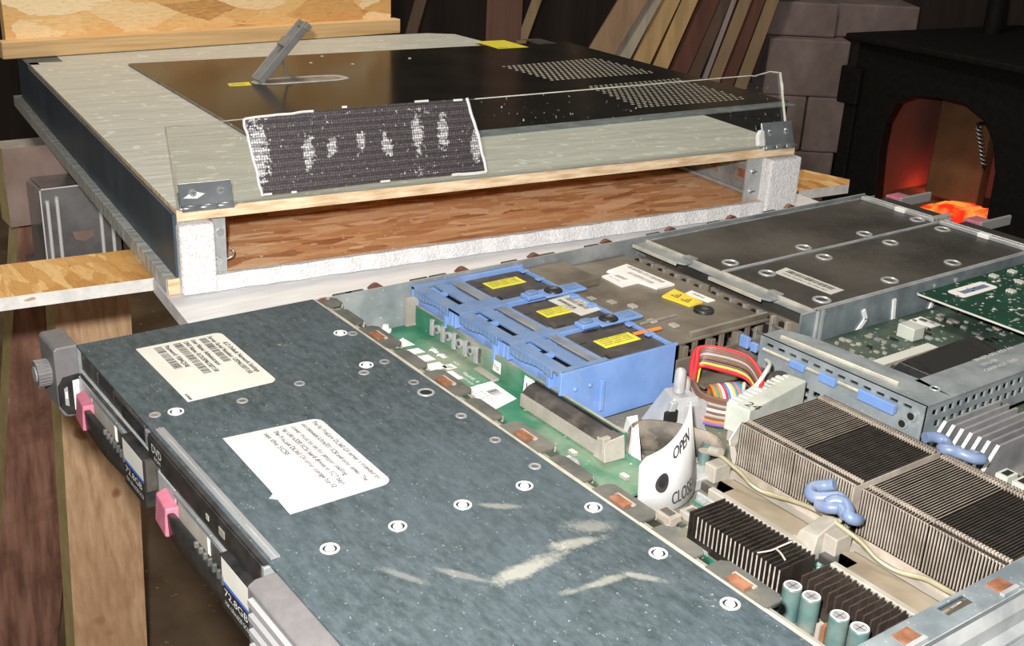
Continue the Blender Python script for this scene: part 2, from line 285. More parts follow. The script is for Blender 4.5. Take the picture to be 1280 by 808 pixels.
# ------------------------------------------------------------------ mesh builder
class MB:
    def __init__(s): s.v = []; s.f = []; s.m = []; s.sm = []; s.mats = []
    def mi(s, name):
        if name not in s.mats: s.mats.append(name)
        return s.mats.index(name)
    def add(s, vs, fs, m, smooth=False):
        o = len(s.v); k = s.mi(m)
        s.v += [tuple(p) for p in vs]
        for f in fs: s.f.append([i + o for i in f]); s.m.append(k); s.sm.append(smooth)
        return s
    def box(s, x0, x1, y0, y1, z0, z1, m, top=None, front=None):
        vs = [(x, y, z) for z in (z0, z1) for y in (y0, y1) for x in (x0, x1)]
        s.add(vs, [(0, 2, 3, 1)], m); s.add(vs, [(4, 5, 7, 6)], top or m)
        s.add(vs, [(0, 1, 5, 4)], front or m); s.add(vs, [(2, 6, 7, 3), (0, 4, 6, 2), (1, 3, 7, 5)], m)
        return s
    def hexa(s, b4, t4, m, top=None):
        vs = list(b4) + list(t4)
        s.add(vs, [(3, 2, 1, 0), (0, 1, 5, 4), (1, 2, 6, 5), (2, 3, 7, 6), (3, 0, 4, 7)], m); s.add(vs, [(4, 5, 6, 7)], top or m)
        return s
    def obox(s, c, ax, ay, az, m):
        c, ax, ay, az = map(Vector, (c, ax, ay, az))
        vs = [c + i * ax + j * ay + k * az for k in (-1, 1) for j in (-1, 1) for i in (-1, 1)]
        s.add(vs, [(0, 2, 3, 1), (4, 5, 7, 6), (0, 1, 5, 4), (2, 6, 7, 3), (0, 4, 6, 2), (1, 3, 7, 5)], m); return s
    def prism(s, poly, z0, z1, m, top=None, F=None):
        n = len(poly); F = F or (lambda a, b, c: (a, b, c))
        vs = [F(x, y, z0) for x, y in poly] + [F(x, y, z1) for x, y in poly]
        s.add(vs, [list(range(n))[::-1]] + [(i, (i + 1) % n, n + (i + 1) % n, n + i) for i in range(n)], m)
        s.add(vs, [list(range(n, 2 * n))], top or m); return s
    def cyl(s, p0, p1, r, m, n=16, r2=None, top=None, smooth=True):
        p0, p1 = Vector(p0), Vector(p1); d = (p1 - p0).normalized()
        a = d.orthogonal().normalized(); b = d.cross(a); r2 = r if r2 is None else r2
        A = [p0 + r * (math.cos(t) * a + math.sin(t) * b) for t in [2 * math.pi * i / n for i in range(n)]]
        B = [p1 + r2 * (math.cos(t) * a + math.sin(t) * b) for t in [2 * math.pi * i / n for i in range(n)]]
        s.add(A + B, [(i, (i + 1) % n, n + (i + 1) % n, n + i) for i in range(n)], m, smooth)
        s.add(A, [list(range(n))[::-1]], m); s.add(B, [list(range(n))], top or m); return s
    def lathe(s, prof, c, m, n=20, mats=None):
        cx, cy, cz = c; vs = []
        for r, z in prof: vs += [(cx + r * math.cos(2 * math.pi * i / n), cy + r * math.sin(2 * math.pi * i / n), cz + z) for i in range(n)]
        for k in range(len(prof) - 1):
            s.add(vs, [(k * n + i, k * n + (i + 1) % n, (k + 1) * n + (i + 1) % n, (k + 1) * n + i) for i in range(n)], mats[k] if mats else m, True)
        return s
    def tube(s, pts, r, m, n=8, smooth_path=4, flat=None):
        P = [Vector(p) for p in pts]
        if smooth_path and len(P) > 2:
            Q = []
            for i in range(len(P) - 1):
                p0, p1, p2, p3 = P[max(i - 1, 0)], P[i], P[i + 1], P[min(i + 2, len(P) - 1)]
                for k in range(smooth_path):
                    t = k / smooth_path
                    Q.append(0.5 * ((2 * p1) + (p2 - p0) * t + (2 * p0 - 5 * p1 + 4 * p2 - p3) * t * t + (3 * p1 - p0 - 3 * p2 + p3) * t ** 3))
            P = Q + [P[-1]]
        vs = []; a = None
        for i, p in enumerate(P):
            d = (P[min(i + 1, len(P) - 1)] - P[max(i - 1, 0)]).normalized()
            a = d.orthogonal().normalized() if a is None else (a - a.dot(d) * d).normalized()
            b = d.cross(a)
            vs += [p + r * (math.cos(2 * math.pi * j / n) * a + math.sin(2 * math.pi * j / n) * b) for j in range(n)]
        L = len(P)
        s.add(vs, [(k * n + j, k * n + (j + 1) % n, (k + 1) * n + (j + 1) % n, (k + 1) * n + j) for k in range(L - 1) for j in range(n)], m, True)
        s.add(vs, [list(range(n))[::-1], list(range((L - 1) * n, L * n))], m); return s
    def wall(s, path, z0, z1, t, m, sm=True):
        """vertical curved sheet along a plan path; z0/z1 may be lists"""
        P = [Vector((p[0], p[1], 0)) for p in path]; n = len(P)
        L, R = [], []
        for i, p in enumerate(P):
            d = (P[min(i + 1, n - 1)] - P[max(i - 1, 0)]).normalized(); q = Vector((-d.y, d.x, 0)) * t / 2
            L.append(p + q); R.append(p - q)
        g = lambda z, i: z[i] if isinstance(z, (list, tuple)) else z
        vs = [(q.x, q.y, g(z, i)) for z in (z0, z1) for side in (L, R) for i, q in enumerate(side)]
        f = []
        for i in range(n - 1):
            a, b, c, d = i, n + i, 2 * n + i, 3 * n + i
            f += [(a, a + 1, c + 1, c), (b, d, d + 1, b + 1), (c, c + 1, d + 1, d), (a, b, b + 1, a + 1)]
        s.add(vs, f, m, sm); s.add(vs, [(0, 2 * n, 3 * n, n), (n - 1, 2 * n - 1, 4 * n - 1, 3 * n - 1)], m); return s
    def holed(s, a0, a1, b0, b1, rects, c0, c1, m, F):
        """plate a0..a1 x b0..b1 with rectangular openings cut right through; F maps (a, b, c) to a point"""
        A = sorted({a0, a1} | {r[i] for r in rects for i in (0, 1)}); B = sorted({b0, b1} | {r[i] for r in rects for i in (2, 3)})
        solid = lambda i, j: 0 <= i < len(A) - 1 and 0 <= j < len(B) - 1 and not any(
            r[0] < (A[i] + A[i + 1]) / 2 < r[1] and r[2] < (B[j] + B[j + 1]) / 2 < r[3] for r in rects)
        for i in range(len(A) - 1):
            for j in range(len(B) - 1):
                if not solid(i, j): continue
                vs = [F(a, b, c) for c in (c0, c1) for b in (B[j], B[j + 1]) for a in (A[i], A[i + 1])]
                f = [(0, 2, 3, 1), (4, 5, 7, 6)]
                if not solid(i, j - 1): f.append((0, 1, 5, 4))
                if not solid(i, j + 1): f.append((2, 6, 7, 3))
                if not solid(i - 1, j): f.append((0, 4, 6, 2))
                if not solid(i + 1, j): f.append((1, 3, 7, 5))
                s.add(vs, f, m)
        return s
    def text(s, string, o, xd, yd, size, m, width=None):
        """flat lettering: o = baseline start, xd / yd = reading and upright directions, size = line height, width = total length"""
        vs, fs, w = glyphs(string); o, xd, yd = Vector(o), Vector(xd).normalized(), Vector(yd).normalized()
        k = (width / w) if width and w else size
        s.add([o + xd * x * k + yd * y * size for x, y in vs], fs, m); return s
    def bars(s, o, xd, yd, length, height, m, n=34, rnd=None):
        o, xd, yd = Vector(o), Vector(xd).normalized(), Vector(yd).normalized(); R = rnd or random.Random(n)
        x = 0.0; unit = length / (n * 1.75)
        while x < length - unit * 2:
            w = unit * R.choice((0.6, 0.6, 1.0, 1.6)); a = o + xd * x
            s.add([a, a + xd * w, a + xd * w + yd * height, a + yd * height], [(0, 1, 2, 3)], m); x += w + unit * R.choice((0.6, 0.9, 1.4))
        return s
    def build(s, name, parent=None, bevel=0.0, seg=1, off=None):
        me = bpy.data.meshes.new(name)
        O = off if off is not None else (OFF[parent.name] if parent else Vector((0, 0, 0)))
        me.from_pydata([((p[0] - O[0]) * MM, (p[1] - O[1]) * MM, (p[2] - O[2]) * MM) for p in s.v], [], s.f)
        for k in s.mats: me.materials.append(M[k])
        me.polygons.foreach_set('material_index', s.m); me.polygons.foreach_set('use_smooth', s.sm); me.update()
        ob = bpy.data.objects.new(name, me); COL.objects.link(ob)
        if parent: ob.parent = parent
        OFF[ob.name] = O
        if bevel:
            b = ob.modifiers.new('edge', 'BEVEL'); b.width = bevel * MM; b.segments = seg; b.limit_method = 'ANGLE'; b.angle_limit = math.radians(40)
            w = ob.modifiers.new('merge', 'WELD'); w.merge_threshold = 0.00001
            ob.modifiers.move(1, 0)
        return ob

GC = {}
def glyphs(string):
    if string in GC: return GC[string]
    cu = bpy.data.curves.new('lettering', 'FONT'); cu.body = string; cu.resolution_u = 3
    o = bpy.data.objects.new('lettering', cu); COL.objects.link(o); bpy.context.view_layer.update()
    me = bpy.data.meshes.new_from_object(o.evaluated_get(bpy.context.evaluated_depsgraph_get()))
    vs = [(v.co.x, v.co.y) for v in me.vertices]; fs = [tuple(p.vertices) for p in me.polygons]
    bpy.data.objects.remove(o); bpy.data.curves.remove(cu); bpy.data.meshes.remove(me)
    GC[string] = (vs, fs, max([v[0] for v in vs], default=1)); return GC[string]

OFF = {}
def tag(o, label, cat, group=None):
    o['label'] = label; o['category'] = cat
    if group: o['group'] = group
    return o
def thing(name, label, cat, at, base, rz=0.0, group=None):
    """Empty standing at 'at' (mm); its children are written in a frame whose origin is 'base'"""
    o = bpy.data.objects.new(name, None); COL.objects.link(o); o.empty_display_size = 0.05
    o.location = Vector(at) * MM; o.rotation_euler = (0, 0, rz); OFF[o.name] = Vector(base)
    return tag(o, label, cat, group)
def structure(o): o['kind'] = 'structure'; return o
def twin(o, parent, dx=(0, 0, 0)):
    c = o.copy(); COL.objects.link(c); c.parent = parent; OFF[c.name] = OFF[o.name]
    c.location = o.location + Vector(dx) * MM
    for ch in o.children:
        g = ch.copy(); COL.objects.link(g); g.parent = c; OFF[g.name] = OFF[ch.name]
    return c

X, Yv, Z = (1, 0, 0), (0, 1, 0), (0, 0, 1)
exec_parts = []
# ================================================================== THE RACK SERVER (x across the front, y to the back, z = 0 at its top)
SO = (213, 345, -43)
srv = thing('rack_server', 'opened thin rack server lying with its cover partly off, blue fans and dusty heatsinks showing', 'server', SO, SO)

# --- tray
b = MB()
b.box(0, 426, 0, 690, -43, -42, 'steel_dusty').box(0, 1.4, 146, 690, -42, -0.6, 'steel', top='steel_light').box(424.6, 426, 0, 690, -42, -0.6, 'steel', top='steel_light')
b.box(0, 1.4, 0, 146, -42, -1.2, 'steel').box(1.4, 424.6, 688.6, 690, -42, -2, 'steel')
b.box(-7, 0, 146, 690, -6.5, -5.5, 'steel_dusty').box(-7.5, -6.5, 2, 690, -26, -5.5, 'steel').box(-7.5, 0, 2, 690, -27, -26, 'steel')
chassis = b.build('chassis_tray', srv)
# top flange of the right wall, with openings
b = MB()
b.holed(412.5, 425.5, 148, 690, [(414.5, 420, 206, 224)], -1.6, -0.4, 'rail_steel', lambda a, c, z: (a, c, z))
b.box(412.5, 413.5, 148, 690, -5, -1.6, 'rail_steel')
fl = b.build('side_flange', srv)
b = MB()
b.prism([(426, -3), (429, -7), (429, -14), (433, -15.5), (433, -21), (436, -22), (436, -30), (432, -33), (426, -33)], 0, 690, 'steel_light', F=lambda x, z, y: (x, y, z))
b.box(433.2, 438, 0, 690, -20, -17, 'steel')
b.build('slide_rail', srv)
b = MB()
b.box(0, 8, 0, 9, 0, 0.8, 'copper').hexa([(0, 0, 0.8), (1.2, 0, 0.8), (1.2, 9, 0.8), (0, 9, 0.8)], [(0, 0, 2.2), (1.2, 0, 2.2), (1.2, 9, 2.2), (0, 9, 2.2)], 'steel_light')
for k, (x, y) in enumerate(((416, 176), (416, 237))):
    q = MB(); q.box(x, x + 7, y, y + 9, -0.4, 0.5, 'copper'); q.box(x + 7, x + 9, y - 1, y + 10, -0.6, 0.9, 'steel_light'); q.build('grounding_clip', srv)
# tabs and copper clips on the outside of the left wall
proto = None
for y in (163, 172, 221, 236, 296, 330, 372, 434, 500, 566):
    q = MB(); q.box(-6.5, -0.2, y, y + 13, -3.4, -2.2, 'tab'); q.box(-6.5, -5.6, y, y + 13, -5.5, -2.2, 'tab'); q.build('side_tab', srv)
for y in (188, 256, 318, 386, 452, 520, 590):
    q = MB(); n = 8
    pts = [(y + 11 * i / n, 3.0 * math.sin(math.pi * i / n)) for i in range(n + 1)]
    q.prism(pts, -6.2, -2.4, 'rust', F=lambda a, h, x: (x, a, -2.2 + h)); q.build('grounding_clip', srv)

# --- front cover
b = MB(); b.box(0, 426, 0, 146, -1.2, 0, 'cover')
b.box(0, 0.8, 0.6, 146, -4, -1.2, 'cover').box(120, 249, 1.4, 5.6, 0, 1.0, 'chrome').box(120, 249, 3.0, 3.9, 1.0, 1.3, 'steel')
cov = b.build('top_cover', srv, bevel=0.35)
def rivet(x, y, big, par):
    q = MB()
    if big: q.lathe([(4.2, 0.02), (3.95, 0.4), (3.15, 0.4), (2.95, 0.04), (2.1, 0.04), (1.7, 0.7), (0.01, 0.95)], (x, y, 0), 'steel_light', 20, ['steel_light', 'white', 'steel_light', 'hole', 'white', 'white'])
    else: q.lathe([(3.1, 0.02), (2.8, 0.35), (2.0, 0.35), (1.7, 0.1), (0.01, 0.08)], (x, y, 0), 'steel_light', 16, ['alu', 'alu', 'alu', 'tab'])
    q.build('rivet', par)
for x, y in ((106, 17), (104, 126), (254, 90), (255, 123), (254, 57), (254, 25), (286, 138), (328, 138), (369, 138), (57, 135)): rivet(x, y, True, cov)
for x, y in ((104, 7), (111, 50), (107, 84), (112, 120), (61, 141), (105, 137), (136, 137), (182, 137), (212, 137), (243, 138)): rivet(x, y, False, cov)
q = MB(); q.lathe([(4.8, 0.02), (4.4, 0.5), (3.6, 0.5), (3.2, 0.1), (0.01, 0.06)], (150, 136, 0), 'steel', 18, ['steel', 'steel_light', 'steel', 'hole']); q.build('screw_hole', cov)
# stickers
def rrect(x0, x1, y0, y1, r, sides=(1, 1, 1, 1)):
    out = []
    for (cx, cy, a, on) in ((x1 - r, y0 + r, -90, sides[0]), (x1 - r, y1 - r, 0, sides[1]), (x0 + r, y1 - r, 90, sides[2]), (x0 + r, y0 + r, 180, sides[3])):
        if not on: out.append((cx + r * (1 if a in (-90, 0) else -1), cy + r * (1 if a in (0, 90) else -1))); continue
        out += [(cx + r * math.cos(math.radians(a + t)), cy + r * math.sin(math.radians(a + t))) for t in (0, 22, 45, 68, 90)]
    return out
b = MB(); b.prism(rrect(22, 98.5, 26, 75.5, 4, (0, 1, 1, 0)), 0.02, 0.28, 'cream')
def T(s, x, y, w, h=2.9, m='ink'):
    for e in (0, .22): b.text(s, (x + e, y, 0.4), X, Yv, h * 1.35, m, w)
T('iLO Default Network Settings', 37, 70.6, 46); T('Server Serial Number: USM6330715R', 25, 66.2, 58)
b.bars((26, 60.8, 0.4), X, Yv, 38, 4.3, 'ink', 36)
T('User Name: Administrator', 25, 56.2, 40); T('DNS Name: ILOUSM6330715R', 26, 51.6, 46)
b.bars((26, 45.6, 0.4), X, Yv, 46, 4.6, 'ink', 44)
T('Password: 9384QS4E', 26, 40.6, 33); b.bars((26, 34.6, 0.4), X, Yv, 34, 4.6, 'ink', 32)
T('B-SPS4030', 90, 27.5, 7.5, 1.6)
o = b.build('network_sticker', cov); o['label'] = 'cream sticker printed with barcodes and network settings'
b = MB(); b.prism([(144, 25.5), (180, 24.6), (198, 24.2), (203, 23.8), (205.5, 21), (208, 23.5), (222, 22.8)] + rrect(200, 221.5, 40, 74, 5)[5:10] + rrect(147.5, 170, 40, 74.5, 5)[10:15], 0.02, 0.26, 'sticker_white')
def T(s, y, w, x=150):
    for e in (0, .2): b.text(s, (x + e, y, 0.4), X, Yv, 3.6, 'faint', w)
T('The hp ProLiant DL360 G4 server is intended for', 69, 66); T('use between Ultra320 SCSI and other drives. The', 63.5, 64)
T('cover must be on for proper cooling', 58, 55); T('hp Ultra320 SCSI hard drives in SC7 bays', 53.2, 62)
T('The ProLiant DL360 G4 server storage bay 12', 48.4, 62); T('set the SCSI', 43.6, 24)
o = b.build('product_sticker', cov); o['label'] = 'white sticker with faded printing and a torn edge'

# --- lip behind the cover, with tabs and copper clips
b = MB(); b.box(1.5, 424, 146.1, 148.6, -3.5, -0.5, 'cover_edge'); b.box(1.5, 424, 148.6, 151.5, -4.2, -1.6, 'steel_dusty')
lip = b.build('cover_lip', srv)
for k in range(-1, 5):
    x = 71 + 72.5 * k
    if k >= 0 or True:
        a0 = max(x - 16, 2)
        q = MB(); q.prism([(a0, 148), (x + 17, 148), (x + 17, 157), (x + 14, 160), (a0 + 3, 160), (a0, 157)], -1.4, -0.3, 'tab'); q.box(a0 + 1, x + 15, 159.2, 160, -4, -1.4, 'cover_edge')
        t = q.build('lip_tab', lip)
        q = MB(); q.box(max(x - 5, 3), x + 5, 149, 154, -0.3, 1.0, 'copper').box(max(x - 6, 3), x + 6, 153.5, 155.5, -0.3, 0.6, 'dust'); q.build('grounding_clip', lip)
    if k < 4:
        a = x + 36; q = MB(); q.prism([(a - 13, 148), (a + 13, 148), (a + 13, 155), (a + 10, 157.5), (a - 10, 157.5), (a - 13, 155)], -1.8, -0.7, 'tab'); q.box(a - 10, a + 11, 156.8, 157.5, -5, -1.8, 'cover_edge'); q.build('lip_tab', lip)

# --- drive backplane (lying flat) and the card standing behind it
b = MB(); b.box(2, 249, 152, 224, -32, -30.4, 'pcb')
pw = 'white'
for i, (x, w) in enumerate(((27, 6), (38, 8), (50, 9), (63, 10), (78, 13))):
    b.add([(x, 188, -30.3), (x + w, 187.5, -30.3), (x + w + 1, 201 - i * 0.3, -30.3), (x + 1 - (8 if i == 0 else 0), 200, -30.3)], [(0, 1, 2, 3)], pw)
for dx in (0, 9):
    b.add([(44 + dx, 206, -30.3), (47 + dx, 203, -30.3), (47 + dx, 205, -30.3), (52 + dx, 205, -30.3), (52 + dx, 208, -30.3), (47 + dx, 208, -30.3), (47 + dx, 210, -30.3)], [tuple(range(7))], pw)
b.add([(70, 198, -30.3), (77, 198, -30.3), (77, 205, -30.3), (70, 205, -30.3)], [(0, 1, 2, 3)], pw)
b.text('HP', (70.8, 199.6, -30.2), X, Yv, 5, 'pcb_clean', 5.4)
b.text('RoHS: 4', (86, 203, -30.3), X, Yv, 4, pw, 15); b.text('BATT SCSI', (88, 199, -30.3), X, Yv, 2.6, pw, 14); b.box(104, 108, 200, 204, -30.4, -30.2, pw)
for i in range(3): b.text('SC%d' % i, (42 + 13 * i, 207.6, -30.3), X, Yv, 2.4, pw, 6)
bp = b.build('drive_backplane', srv)
b = MB(); b.hexa([(105, 190, -30.3), (138, 185, -30.3), (131, 211, -30.3), (104, 212, -30.3)], [(105, 190, -30.1), (138, 185, -30.1), (131, 211, -30.1), (104, 212, -30.1)], 'white')
b.bars((114, 201, -30.0), X, Yv, 9, 7, 'ink', 12); b.text('417704-001', (112, 197.5, -30.0), X, Yv, 2.2, 'faint', 14); b.text('REV 0C', (110, 193, -30.0), X, Yv, 2.2, 'faint', 14)
b.build('board_sticker', bp)
b = MB(); b.box(124, 142, 177, 186, -30.4, -30.1, 'white'); b.build('board_sticker', bp)
b = MB(); b.lathe([(4, 0), (4, 1.5), (2.4, 2.2), (2.2, 4.5), (0.01, 4.7)], (5, 196, -30.4), 'alu_edge', 12); b.build('standoff', bp)
b = MB(); b.lathe([(5.5, 0), (5.5, 3.4), (4.4, 4.6), (0.01, 4.8)], (212, 186, -30.4), 'steel_light', 16); b.box(208.5, 215.5, 185.3, 186.7, -26, -25.3, 'tab'); b.build('mounting_screw', bp)
for (x, y) in ((203, 190), (198, 196), (226, 180), (232, 203)):
    q = MB(); q.box(x, x + 5, y, y + 3, -30.4, -28.6, 'dust_pale', top='cream'); q.build('chip_component', bp)
b = MB(); b.box(4, 216, 218.9, 220.9, -30.4, -16.5, 'pcb', top='dust'); b.box(2, 5, 212, 221, -31, -10, 'dust_pale')
for i, x in enumerate((28, 34, 41, 47, 54, 60, 67, 73, 79)):
    if i % 2: b.cyl((x, 218.5, -23), (x, 217.0, -23), 3.2, 'steel_light', 12); b.cyl((x, 217.0, -23), (x, 216.6, -23), 1.6, 'tab', 8)
    else: b.box(x - 1.3, x + 1.3, 216.4, 218.6, -29, -18, 'steel_light'); b.box(x + 1.4, x + 3.6, 217.9, 218.6, -28, -19, 'tab')
b.add([(96, 218.5, -27.5), (104, 218.5, -27.5), (104, 218.5, -20), (96, 218.5, -20)], [(0, 1, 2, 3)], 'white'); b.text('hp', (97.2, 218.4, -25.5), X, Z, 5, 'pcb_clean', 5.4)
b.add([(127, 218.5, -29), (147, 218.5, -29), (145, 218.5, -18), (128, 218.5, -18)], [(0, 1, 2, 3)], 'white'); b.bars((130, 218.4, -27), X, Z, 9, 5, 'ink', 5)
b.box(86, 106, 212, 216, -30, -28.4, 'dust_pale')
b.build('riser_card', srv)
# big board connector
b = MB(); b.prism([(208, -30), (218.6, -30), (218.6, -18.5), (216, -17.5), (211, -19.5), (208, -22.5)], 139, 214, 'dustyblack', F=lambda y, z, x: (x, y, z))
b.box(139, 214, 217, 218.4, -18.5, -16.6, 'black')
b.hexa([(208, 205, -30.2), (218, 205, -30.2), (219, 218.6, -30.2), (208, 218.6, -30.2)], [(209, 206, -18), (216, 205.5, -19), (217, 218.6, -17), (209, 218.6, -17)], 'dust_pale', top='dustyblack')
b.box(213, 216, 204.6, 210, -26, -16.5, 'dust_pale')
cn = b.build('board_connector', srv, bevel=0.4)
b = MB()
for i in range(40): b.box(140 + i * 1.75, 140.9 + i * 1.75, 206.8, 208.2, -30, -22.2, 'dust_pale')
b.build('connector_pins', cn)

# --- fan housing
b = MB(); FZ = -3
b.box(2, 161, 217.2, 226, -5, FZ, 'blue_top'); b.box(2, 161, 231.5, 240, -5, FZ, 'blue_top')
for a, c in ((2, 6), (46, 60), (105, 114), (157, 161)): b.box(a, c, 217.2, 254, -5.4, FZ + .15, 'blue_top')
for a, c in ((20, 24), (78, 82), (134, 138)): b.box(a, c, 226, 232, -6, FZ - .6, 'blue')
b.box(2, 161, 222, 223.5, -30, -5, 'blue'); b.box(6, 157, 246, 254, -6, -4.6, 'smoke')
for a in (2, 48.5, 52.5, 105, 109, 159): b.box(a, a + 2.4, 217.6, 252, -15, -5, 'blue')
for a in (6, 60, 114):                                     # wavy front lips and bay recesses
    for i in range(10):
        w = 4.1; h = 1.1 * math.sin(i * 0.7 + 0.5)
        b.box(a + i * w, a + i * w + w, 216.6, 217.4, -8.5 - h, FZ - .1, 'blue_top'); b.box(a + i * w, a + i * w + w, 239.6, 240.4, -7.5 - h, FZ - .3, 'dust_pale' if i % 4 == 1 else 'blue')
    b.box(a + 22, a + 34, 221.4, 222.2, -24, -13, 'blue_top'); b.box(a + 34, a + 37, 218.4, 222, -24, -6, 'blue')
    b.box(a + 2, a + 40, 240.6, 251, -12.5, -11, 'hole'); b.box(a + 18, a + 28, 226.4, 231, -13, -12, 'hole')
b.box(5, 159, 226, 246, -30, -14, 'black_matte')
b.box(2, 4, 217.2, 308, -30, FZ, 'blue'); b.box(161, 163, 217.2, 307, -39.5, FZ, 'blue', top='blue_top'); b.box(2, 163, 305, 307, -30, -4.4, 'blue', top='blue_top')
for a in (50.5, 107): b.box(a, a + 6.5, 252, 306, -14, -4, 'blue', top='blue_top')
for a in (4, 60, 114): b.box(a, a + 44, 252, 254, -12, -4, 'blue_top')
for a in (10, 28, 66, 84, 122, 140):
    b.box(a, a + 4, 300, 306, -5, -3.4, 'blue')
b.box(163, 165.2, 246, 249, -33, -13, 'blue')
for y in (228, 239): b.cyl((163, y, -15), (164.2, y, -15), 1.8, 'blue', 10, 1.1)
fanh = b.build('fan_housing', srv, bevel=0.35)
fanh['label'] = 'blue plastic fan housing'
for x0 in (52, 108.5):
    q = MB(); q.box(x0, x0 + 9, 270, 283, -4, -1.2, 'blue'); q.box(x0 - 2, x0 + 11, 284, 318, -4.4, -2.6, 'blue'); q.prism(rrect(x0, x0 + 7, 272, 281, 3), -1.2, -0.2, 'blue_top'); q.box(x0 + 1, x0 + 8, 304, 314, -2.6, -1.6, 'blue_top')
    q.lathe([(6.4, -2.6), (6.2, -1.4), (4.8, -1.0), (3.6, -1.9), (0.01, -2.0)], (x0 + 4.5, 294, 0), 'black', 16); q.build('fan_latch', fanh, bevel=0.5)
fans = []
for i, (x0, x1) in enumerate(((6, 50), (60, 104), (115, 158.5))):
    q = MB(); q.prism(rrect(x0, x1, 254.6, 303.5, 5), -30, -5.6, 'dustyblack')
    q.box(x0 + 6, x0 + 16, 254.8, 262, -5.6, -4.8, 'dustyblack'); q.box(x1 - 8, x1 - 1, 259, 268, -5.6, -4.2, 'dustyblack')
    f = q.build('cooling_fan', srv, bevel=0.8, seg=2); fans.append(f)
    y0 = (265, 266, 267)[i]; X0 = (16, 75, 131)[i]
    q = MB(); q.box(X0, X0 + 12, y0, y0 + 28, -5.6, -5.3, 'yellow')
    for k, s in enumerate(('WARNING: HAZARDOUS', 'MOVING PARTS. KEEP', 'FINGERS AND OTHER', 'BODY PARTS AWAY')): q.text(s, (X0 + 2.2 + 2.5 * k, y0 + 1.5, -5.2), Yv, (-1, 0, 0), 2.3, 'ink', 24)
    q.build('warning_label', f)
q = MB(); q.hexa([(63, 285, -5.6), (95, 287, -5.6), (93, 305, -5.6), (61, 304, -5.6)], [(63, 285, -5.2), (95, 287, -5.2), (93, 305, -5.2), (61, 304, -5.2)], 'cream')
q.bars((66, 296, -5.1), X, Yv, 24, 4, 'ink', 22); q.bars((66, 290, -5.1), X, Yv, 18, 3, 'ink', 18); q.text('OCKLB-2X04', (66, 301, -5.1), X, Yv, 3, 'ink', 22); q.build('part_sticker', fans[1])
q = MB(); q.hexa([(134, 296, -5.4), (137, 295, -5.4), (138, 317, -5.4), (135, 318, -5.4)], [(134, 296, -4.6), (137, 295, -4.6), (138, 317, -4.6), (135, 318, -4.6)], 'orange'); q.build('orange_strip', fans[2])

# --- dusty cover plate between the fans and the power supplies
b = MB(); b.box(2, 150, 318, 404, -13, -11.4, 'dustplate'); b.box(2, 44, 309, 345, -11.4, -6.5, 'dustplate'); b.box(143.5, 146.5, 335, 406, -14, -8.6, 'dustplate', top='steel_dusty'); b.box(114, 116, 320, 352, -11.4, -10, 'steel_dusty')
b.box(160, 162, 308, 404, -38, -16, 'dustplate'); b.box(146.5, 178, 318, 404, -31, -29, 'dustplate')
for i in range(7): b.box(146.4, 148.2 + (i % 2) * 4, 312 + i * 12, 316 + i * 12, -36, -14, 'dustplate')
for i in range(6): b.box(60 + i * 13, 66 + i * 13, 320 + (i * 7) % 20, 325 + (i * 7) % 20, -11.4, -10.6 + (i % 3) * 0.5, 'dust_pale')
b.lathe([(7, 0), (7, 2), (5.5, 2.4), (5, 1), (0.01, 0.8)], (118, 374, -11.4), 'black', 16)
pl = b.build('air_baffle', srv, bevel=0.3); pl['label'] = 'dust coated plastic air baffle'
b = MB(); b.hexa([(27, 366, -11.3), (72, 374, -11.3), (72, 391, -11.3), (23, 389, -11.3)], [(27, 368, -9.9), (73, 374, -9.9), (72, 391, -9.9), (23, 389, -9.9)], 'white')
b.bars((30, 384, -9.8), X, Yv, 36, 4, 'faint', 30); b.bars((38, 376, -9.8), X, Yv, 26, 4, 'faint', 24); b.text('12V', (27, 385, -9.8), X, Yv, 3, 'ink', 4); b.build('board_sticker', pl)
b = MB(); b.hexa([(34, 356, -11.3), (57, 355, -11.3), (56, 373, -11.3), (33, 372, -11.3)], [(34, 356, -10), (57, 355, -10), (56, 373, -10), (33, 372, -10)], 'white'); b.bars((38, 364, -9.9), X, Yv, 12, 4, 'faint', 14); b.text('RoHS', (37, 359, -9.9), X, Yv, 3, 'faint', 12); b.build('board_sticker', pl)
b = MB(); b.hexa([(85, 367, -11.3), (108, 371, -11.3), (107, 384, -11.3), (79, 384, -11.3)], [(85, 367, -10), (108, 371, -10), (107, 384, -10), (79, 384, -10)], 'caution')
for cx in (90, 100):
    b.add([(cx - 3.5, 373, -9.9), (cx + 3.5, 373.5, -9.9), (cx, 381, -9.9)], [(0, 1, 2)], 'ink'); b.add([(cx - 2.4, 373.8, -9.8), (cx + 2.4, 374.2, -9.8), (cx, 379.6, -9.8)], [(0, 1, 2)], 'caution'); b.box(cx - .4, cx + .4, 374.6, 377.6, -9.9, -9.7, 'ink')
b.build('caution_label', pl)
b = MB(); b.hexa([(88, 386, -11.3), (108, 388, -11.3), (108, 395, -11.3), (86, 394, -11.3)], [(88, 386, -10.6), (108, 388, -10.6), (108, 395, -10.6), (86, 394, -10.6)], 'white'); b.bars((91, 389, -10.5), X, Yv, 12, 3, 'faint', 14); b.build('board_sticker', pl)

